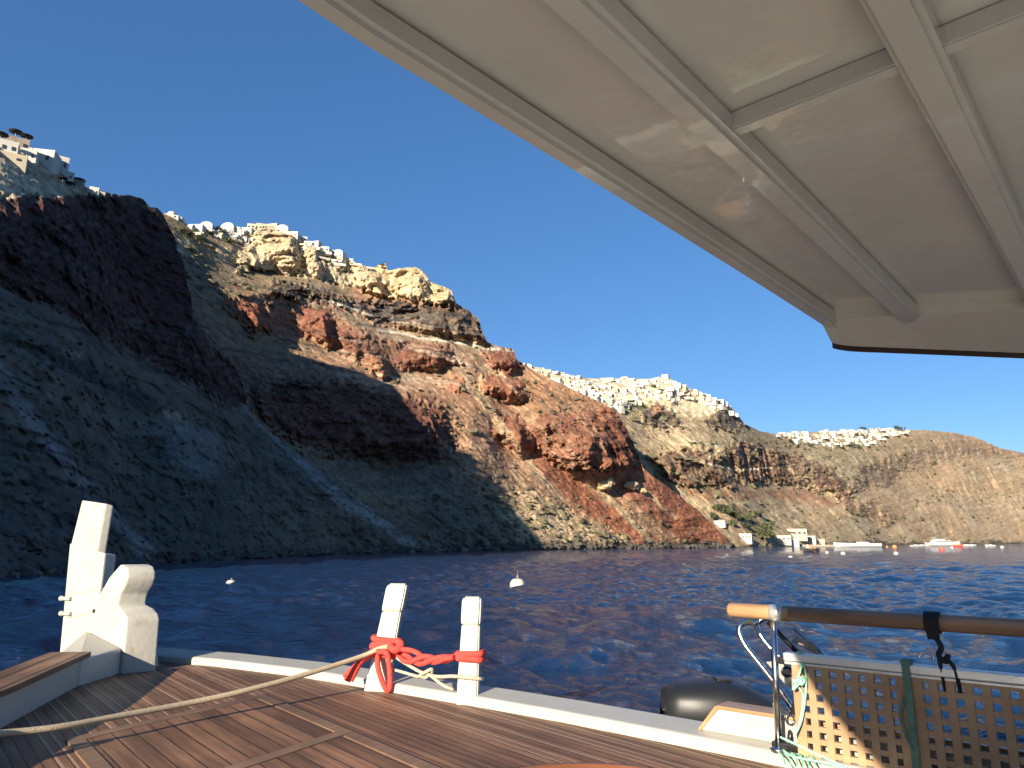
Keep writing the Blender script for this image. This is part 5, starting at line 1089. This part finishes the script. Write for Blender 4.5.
def hull(p, L_, W_, h, sheer, bow, rz, mats, ring=8, draft=.25):
    mb = MB(); rings = []; N_ = 14
    for i in range(N_+1):
        t = i/N_; x = (t-.5)*L_; wv = W_/2*(1-max(0, (t-.45)/.55)**2.2*.97)*(1 if t > .02 else .92); zt = h*(1+sheer*max(0, t-.3)**2)
        rings.append([Vector((x+bow*t*t*.0, -wv, zt)), Vector((x, -wv*.85, zt*.35)), Vector((x-bow*t, -wv*.35, -draft)), Vector((x-bow*t, wv*.35, -draft)), Vector((x, wv*.85, zt*.35)), Vector((x, wv, zt)), Vector((x, wv*.86, zt*.98)), Vector((x, 0, zt*.86)), Vector((x, -wv*.86, zt*.98))])
    mb.loft(rings, sm=False); q = Matrix.Translation(p) @ Matrix.Rotation(rz, 4, 'Z'); mb.bm.transform(q); return mb, q
# dark rowing boat with two people
p = sea_at(810, 552.5); rb = empty('rowing_boat', tuple(p), 'small dark wooden boat with two people aboard near the landing', 'boat'); mb, q = hull(p, 4.2, 1.7, .8, .5, .2, R(205), None); mb.build('hull', M['hulld'], rb)
def qq(mb, name, m, par): mb.bm.transform(q); return mb.build(name, m, par)
mb = MB(); mb.box((-.5, 0, .62), (.3, 1.2, .05)); mb.box((.4, 0, .62), (.3, 1.2, .05)); qq(mb, 'seat', M['pole'], rb)
mb = MB(); mb.box((-2.15, 0, .75), (.3, .3, .5), None, .05); qq(mb, 'engine', M['hulld'], rb)
mb = MB(); mb.tube([(1.0, .3, .9), (.6, 1.6, .4), (.5, 2.6, -.05)], .03, 6, 1); qq(mb, 'oar', M['pole'], rb)
def person(pos, label, shirt, lean):
    me = bpy.data.meshes.new('person'); z = 0
    P_ = {'pel': (0, 0, 0), 'ch': (lean, 0, .28), 'nk': (lean*1.2, 0, .50), 'hd': (lean*1.25, 0, .64), 'hd2': (lean*1.25, 0, .76), 'sl': (lean, .20, .44), 'el': (lean+.12, .26, .20), 'hl': (lean+.34, .20, .12), 'sr': (lean, -.20, .44), 'er': (lean+.14, -.26, .20), 'hr': (lean+.36, -.18, .14), 'kl': (.42, .13, .03), 'fl': (.46, .13, -.38), 'tl': (.6, .13, -.40), 'kr': (.42, -.13, .03), 'fr': (.46, -.13, -.38), 'tr': (.6, -.13, -.40), 'ol': (0, .1, -.01), 'or': (0, -.1, -.01)}
    rad = {'pel': .15, 'ch': .15, 'nk': .06, 'hd': .095, 'hd2': .08, 'sl': .07, 'sr': .07, 'el': .05, 'er': .05, 'hl': .04, 'hr': .04, 'kl': .075, 'kr': .075, 'fl': .05, 'fr': .05, 'tl': .04, 'tr': .04, 'ol': .1, 'or': .1}
    ks = list(P_); E = [('pel', 'ch'), ('ch', 'nk'), ('nk', 'hd'), ('hd', 'hd2'), ('ch', 'sl'), ('sl', 'el'), ('el', 'hl'), ('ch', 'sr'), ('sr', 'er'), ('er', 'hr'), ('pel', 'ol'), ('ol', 'kl'), ('kl', 'fl'), ('fl', 'tl'), ('pel', 'or'), ('or', 'kr'), ('kr', 'fr'), ('fr', 'tr')]
    me.from_pydata([P_[k] for k in ks], [(ks.index(a), ks.index(b)) for a, b in E], []); o = bpy.data.objects.new('person', me); link(o); o.location = q @ Vector(pos); o.scale = (1.35, 1.35, 1.35); o.rotation_euler = (0, 0, R(205)); me.materials.append(M['skin'])
    o.modifiers.new('skin', 'SKIN'); sv = me.skin_vertices[0].data
    for i, k in enumerate(ks): sv[i].radius = (rad[k], rad[k]); sv[i].use_root = (k == 'pel')
    o.modifiers.new('sub', 'SUBSURF').levels = 1; meta(o, label, 'person')
    mb = MB(); mb.loft([[Vector((lean*f+.185*math.cos(t)*w, .215*math.sin(t)*w, z)) for t in [6.2832*k/12 for k in range(12)]] for z, w, f in ((-.06, .95, 0), (.1, .92, .4), (.3, 1.0, 1), (.43, .95, 1), (.5, .5, 1.15))]); m4 = Matrix.Translation(o.location) @ Matrix.Rotation(R(205), 4, 'Z') @ Matrix.Scale(1.35, 4); mb.bm.transform(m4); mb.build('vest', M[shirt], o)
    mb = MB(); mb.lathe([(.06, .66), (.112, .70), (.112, .78), (.07, .85), (.01, .86)], (lean*1.25-.02, 0, 0), 12); mb.bm.transform(m4); mb.build('hair', M['hair'], o)
person((-.5, 0, .78), 'person in an orange vest sitting in the stern of the dark boat', 'shirt', .06); person((.4, 0, .78), 'person in a pale shirt sitting forward in the dark boat', 'shirtw', .10)
# long speedboat
p = sea_at(857, 546.8); sb = empty('speedboat', tuple(p), 'long low white speedboat moored off the landing', 'boat'); mb, q = hull(p, 20, 4.0, 1.5, .5, 1.5, R(176), None); mb.build('hull', M['hullw'], sb)
mb = MB(); mb.box((-2.2, 0, 1.75), (5.5, 2.6, .7), None, .25); qq(mb, 'deckhouse', M['hullw'], sb); mb = MB(); mb.box((.9, 0, 1.95), (.5, 2.4, .5), Matrix.Rotation(-.5, 3, 'Y'), .05); qq(mb, 'windscreen', M['glass'], sb)
mb = MB(); mb.box((-9.3, 0, 1.2), (1.4, 3.0, .9), None, .1); qq(mb, 'engine_cover', M['hulld'], sb)
# motor yacht with a red dinghy
p = sea_at(944, 546.2); yb = empty('motor_yacht', tuple(p), 'white motor yacht with a raised flybridge near the right shore', 'boat'); mb, q = hull(p, 17, 4.4, 1.9, .6, 1.5, R(4), None); mb.build('hull', M['hullw'], yb)
mb = MB(); mb.box((-1.5, 0, 2.3), (8.5, 3.4, 1.1), None, .2); mb.box((-2.5, 0, 3.1), (5, 2.8, .7), None, .2); qq(mb, 'deckhouse', M['hullw'], yb); mb = MB(); mb.box((-1.2, 0, 2.4), (7.2, 3.46, .42), None, .05); qq(mb, 'window', M['glass'], yb)
mb = MB(); mb.box((-5.0, 0, 4.0), (1.0, 2.6, .18), Matrix.Rotation(.3, 3, 'Y'), .05); mb.tube([(-5.0, 1.2, 3.2), (-5.2, 1.2, 4.0)], .06, 6, 1); mb.tube([(-5.0, -1.2, 3.2), (-5.2, -1.2, 4.0)], .06, 6, 1); qq(mb, 'radar_arch', M['hullw'], yb)
p = sea_at(957.5, 546.8); q = Matrix.Translation(p) @ Matrix.Rotation(R(10), 4, 'Z'); mb = MB(); mb.tube([(-2, .8, .35), (1.2, .8, .4), (2.2, 0, .6), (1.2, -.8, .4), (-2, -.8, .35)], .42, 10, 4); mb.box((-.4, 0, .2), (3, 1.2, .15)); mb.bm.transform(q); meta(mb.build('dinghy', M['redbuoy']), 'red inflatable dinghy at the bow of the white motor yacht', 'dinghy')
for i, (u, v, L_) in enumerate(((916, 546.3, 5.5), (922, 546.0, 5), (966, 546.0, 6), (972, 545.8, 5), (990, 546.2, 4.5))):
    p = sea_at(u, v); s_ = empty('small_boat', tuple(p), ['left white skiff of two between the speedboat and yacht', 'right white skiff of two between the speedboat and yacht', 'white skiff just right of the red dinghy', 'grey and white skiff second right of the red dinghy', 'small white skiff nearest the right edge'][i], 'boat', 'small skiffs moored along the shore'); mb, q = hull(p, L_, 1.7, .6, .5, .3, R(random.choice((5, 175, 190))), None); mb.build('hull', M['hullw'], s_); mb = MB(); mb.box((-.2, 0, .68), (L_*.3, 1.1, .4), None, .08); qq(mb, 'console', M['alu'], s_)
print('houses', nC, nD, nB)

# ------------------------------------------------------------------ camera, sun, sky
cam = bpy.data.objects.new('camera', bpy.data.cameras.new('camera')); COL.objects.link(cam)
cam.location = (0, 0, H); cam.rotation_euler = (R(90)+PITCH, 0, 0); cam.data.sensor_width = 36; cam.data.lens = F/1024*36
cam.data.clip_start = .05; cam.data.clip_end = 9000; S.camera = cam
sd = Vector((-math.sin(AZ)*math.cos(EL), -math.cos(AZ)*math.cos(EL), math.sin(EL)))
sun = bpy.data.objects.new('sun', bpy.data.lights.new('sun', 'SUN')); COL.objects.link(sun); sun.location = (-30, -40, 60)
sun.rotation_euler = sd.to_track_quat('Z', 'Y').to_euler(); sun.data.energy = 5.0; sun.data.angle = R(.5); sun.data.color = (1, .87, .68)
w = bpy.data.worlds.new('World'); S.world = w; w.use_nodes = True; nt = w.node_tree
sky = nt.nodes.new('ShaderNodeTexSky'); sky.sky_type = 'NISHITA'; sky.sun_disc = False; sky.sun_elevation = EL; sky.sun_rotation = math.atan2(sd.x, sd.y)
sky.altitude = 0; sky.air_density = 0.8; sky.dust_density = .0; sky.ozone_density = 5.0
hs = nt.nodes.new('ShaderNodeHueSaturation'); hs.inputs['Saturation'].default_value = 1.27; hs.inputs['Hue'].default_value = .508; gm = nt.nodes.new('ShaderNodeGamma'); gm.inputs[1].default_value = .65; nt.links.new(sky.outputs[0], gm.inputs[0]); nt.links.new(gm.outputs[0], hs.inputs['Color']); nt.links.new(hs.outputs[0], nt.nodes['Background'].inputs['Color']); nt.nodes['Background'].inputs['Strength'].default_value = .112
S.view_settings.view_transform = 'Standard'; S.view_settings.look = 'None'; S.view_settings.exposure = 1.3; S.view_settings.gamma = 1
S.render.engine = 'CYCLES'; S.cycles.use_denoising = True
try: S.cycles.denoiser = 'OPENIMAGEDENOISE'
except Exception: pass
S.cycles.max_bounces = 6; S.cycles.diffuse_bounces = 4; S.cycles.glossy_bounces = 3; S.cycles.transmission_bounces = 2; S.cycles.caustics_reflective = True; S.cycles.blur_glossy = 1.0; S.cycles.sample_clamp_indirect = 4.0; S.cycles.caustics_refractive = False
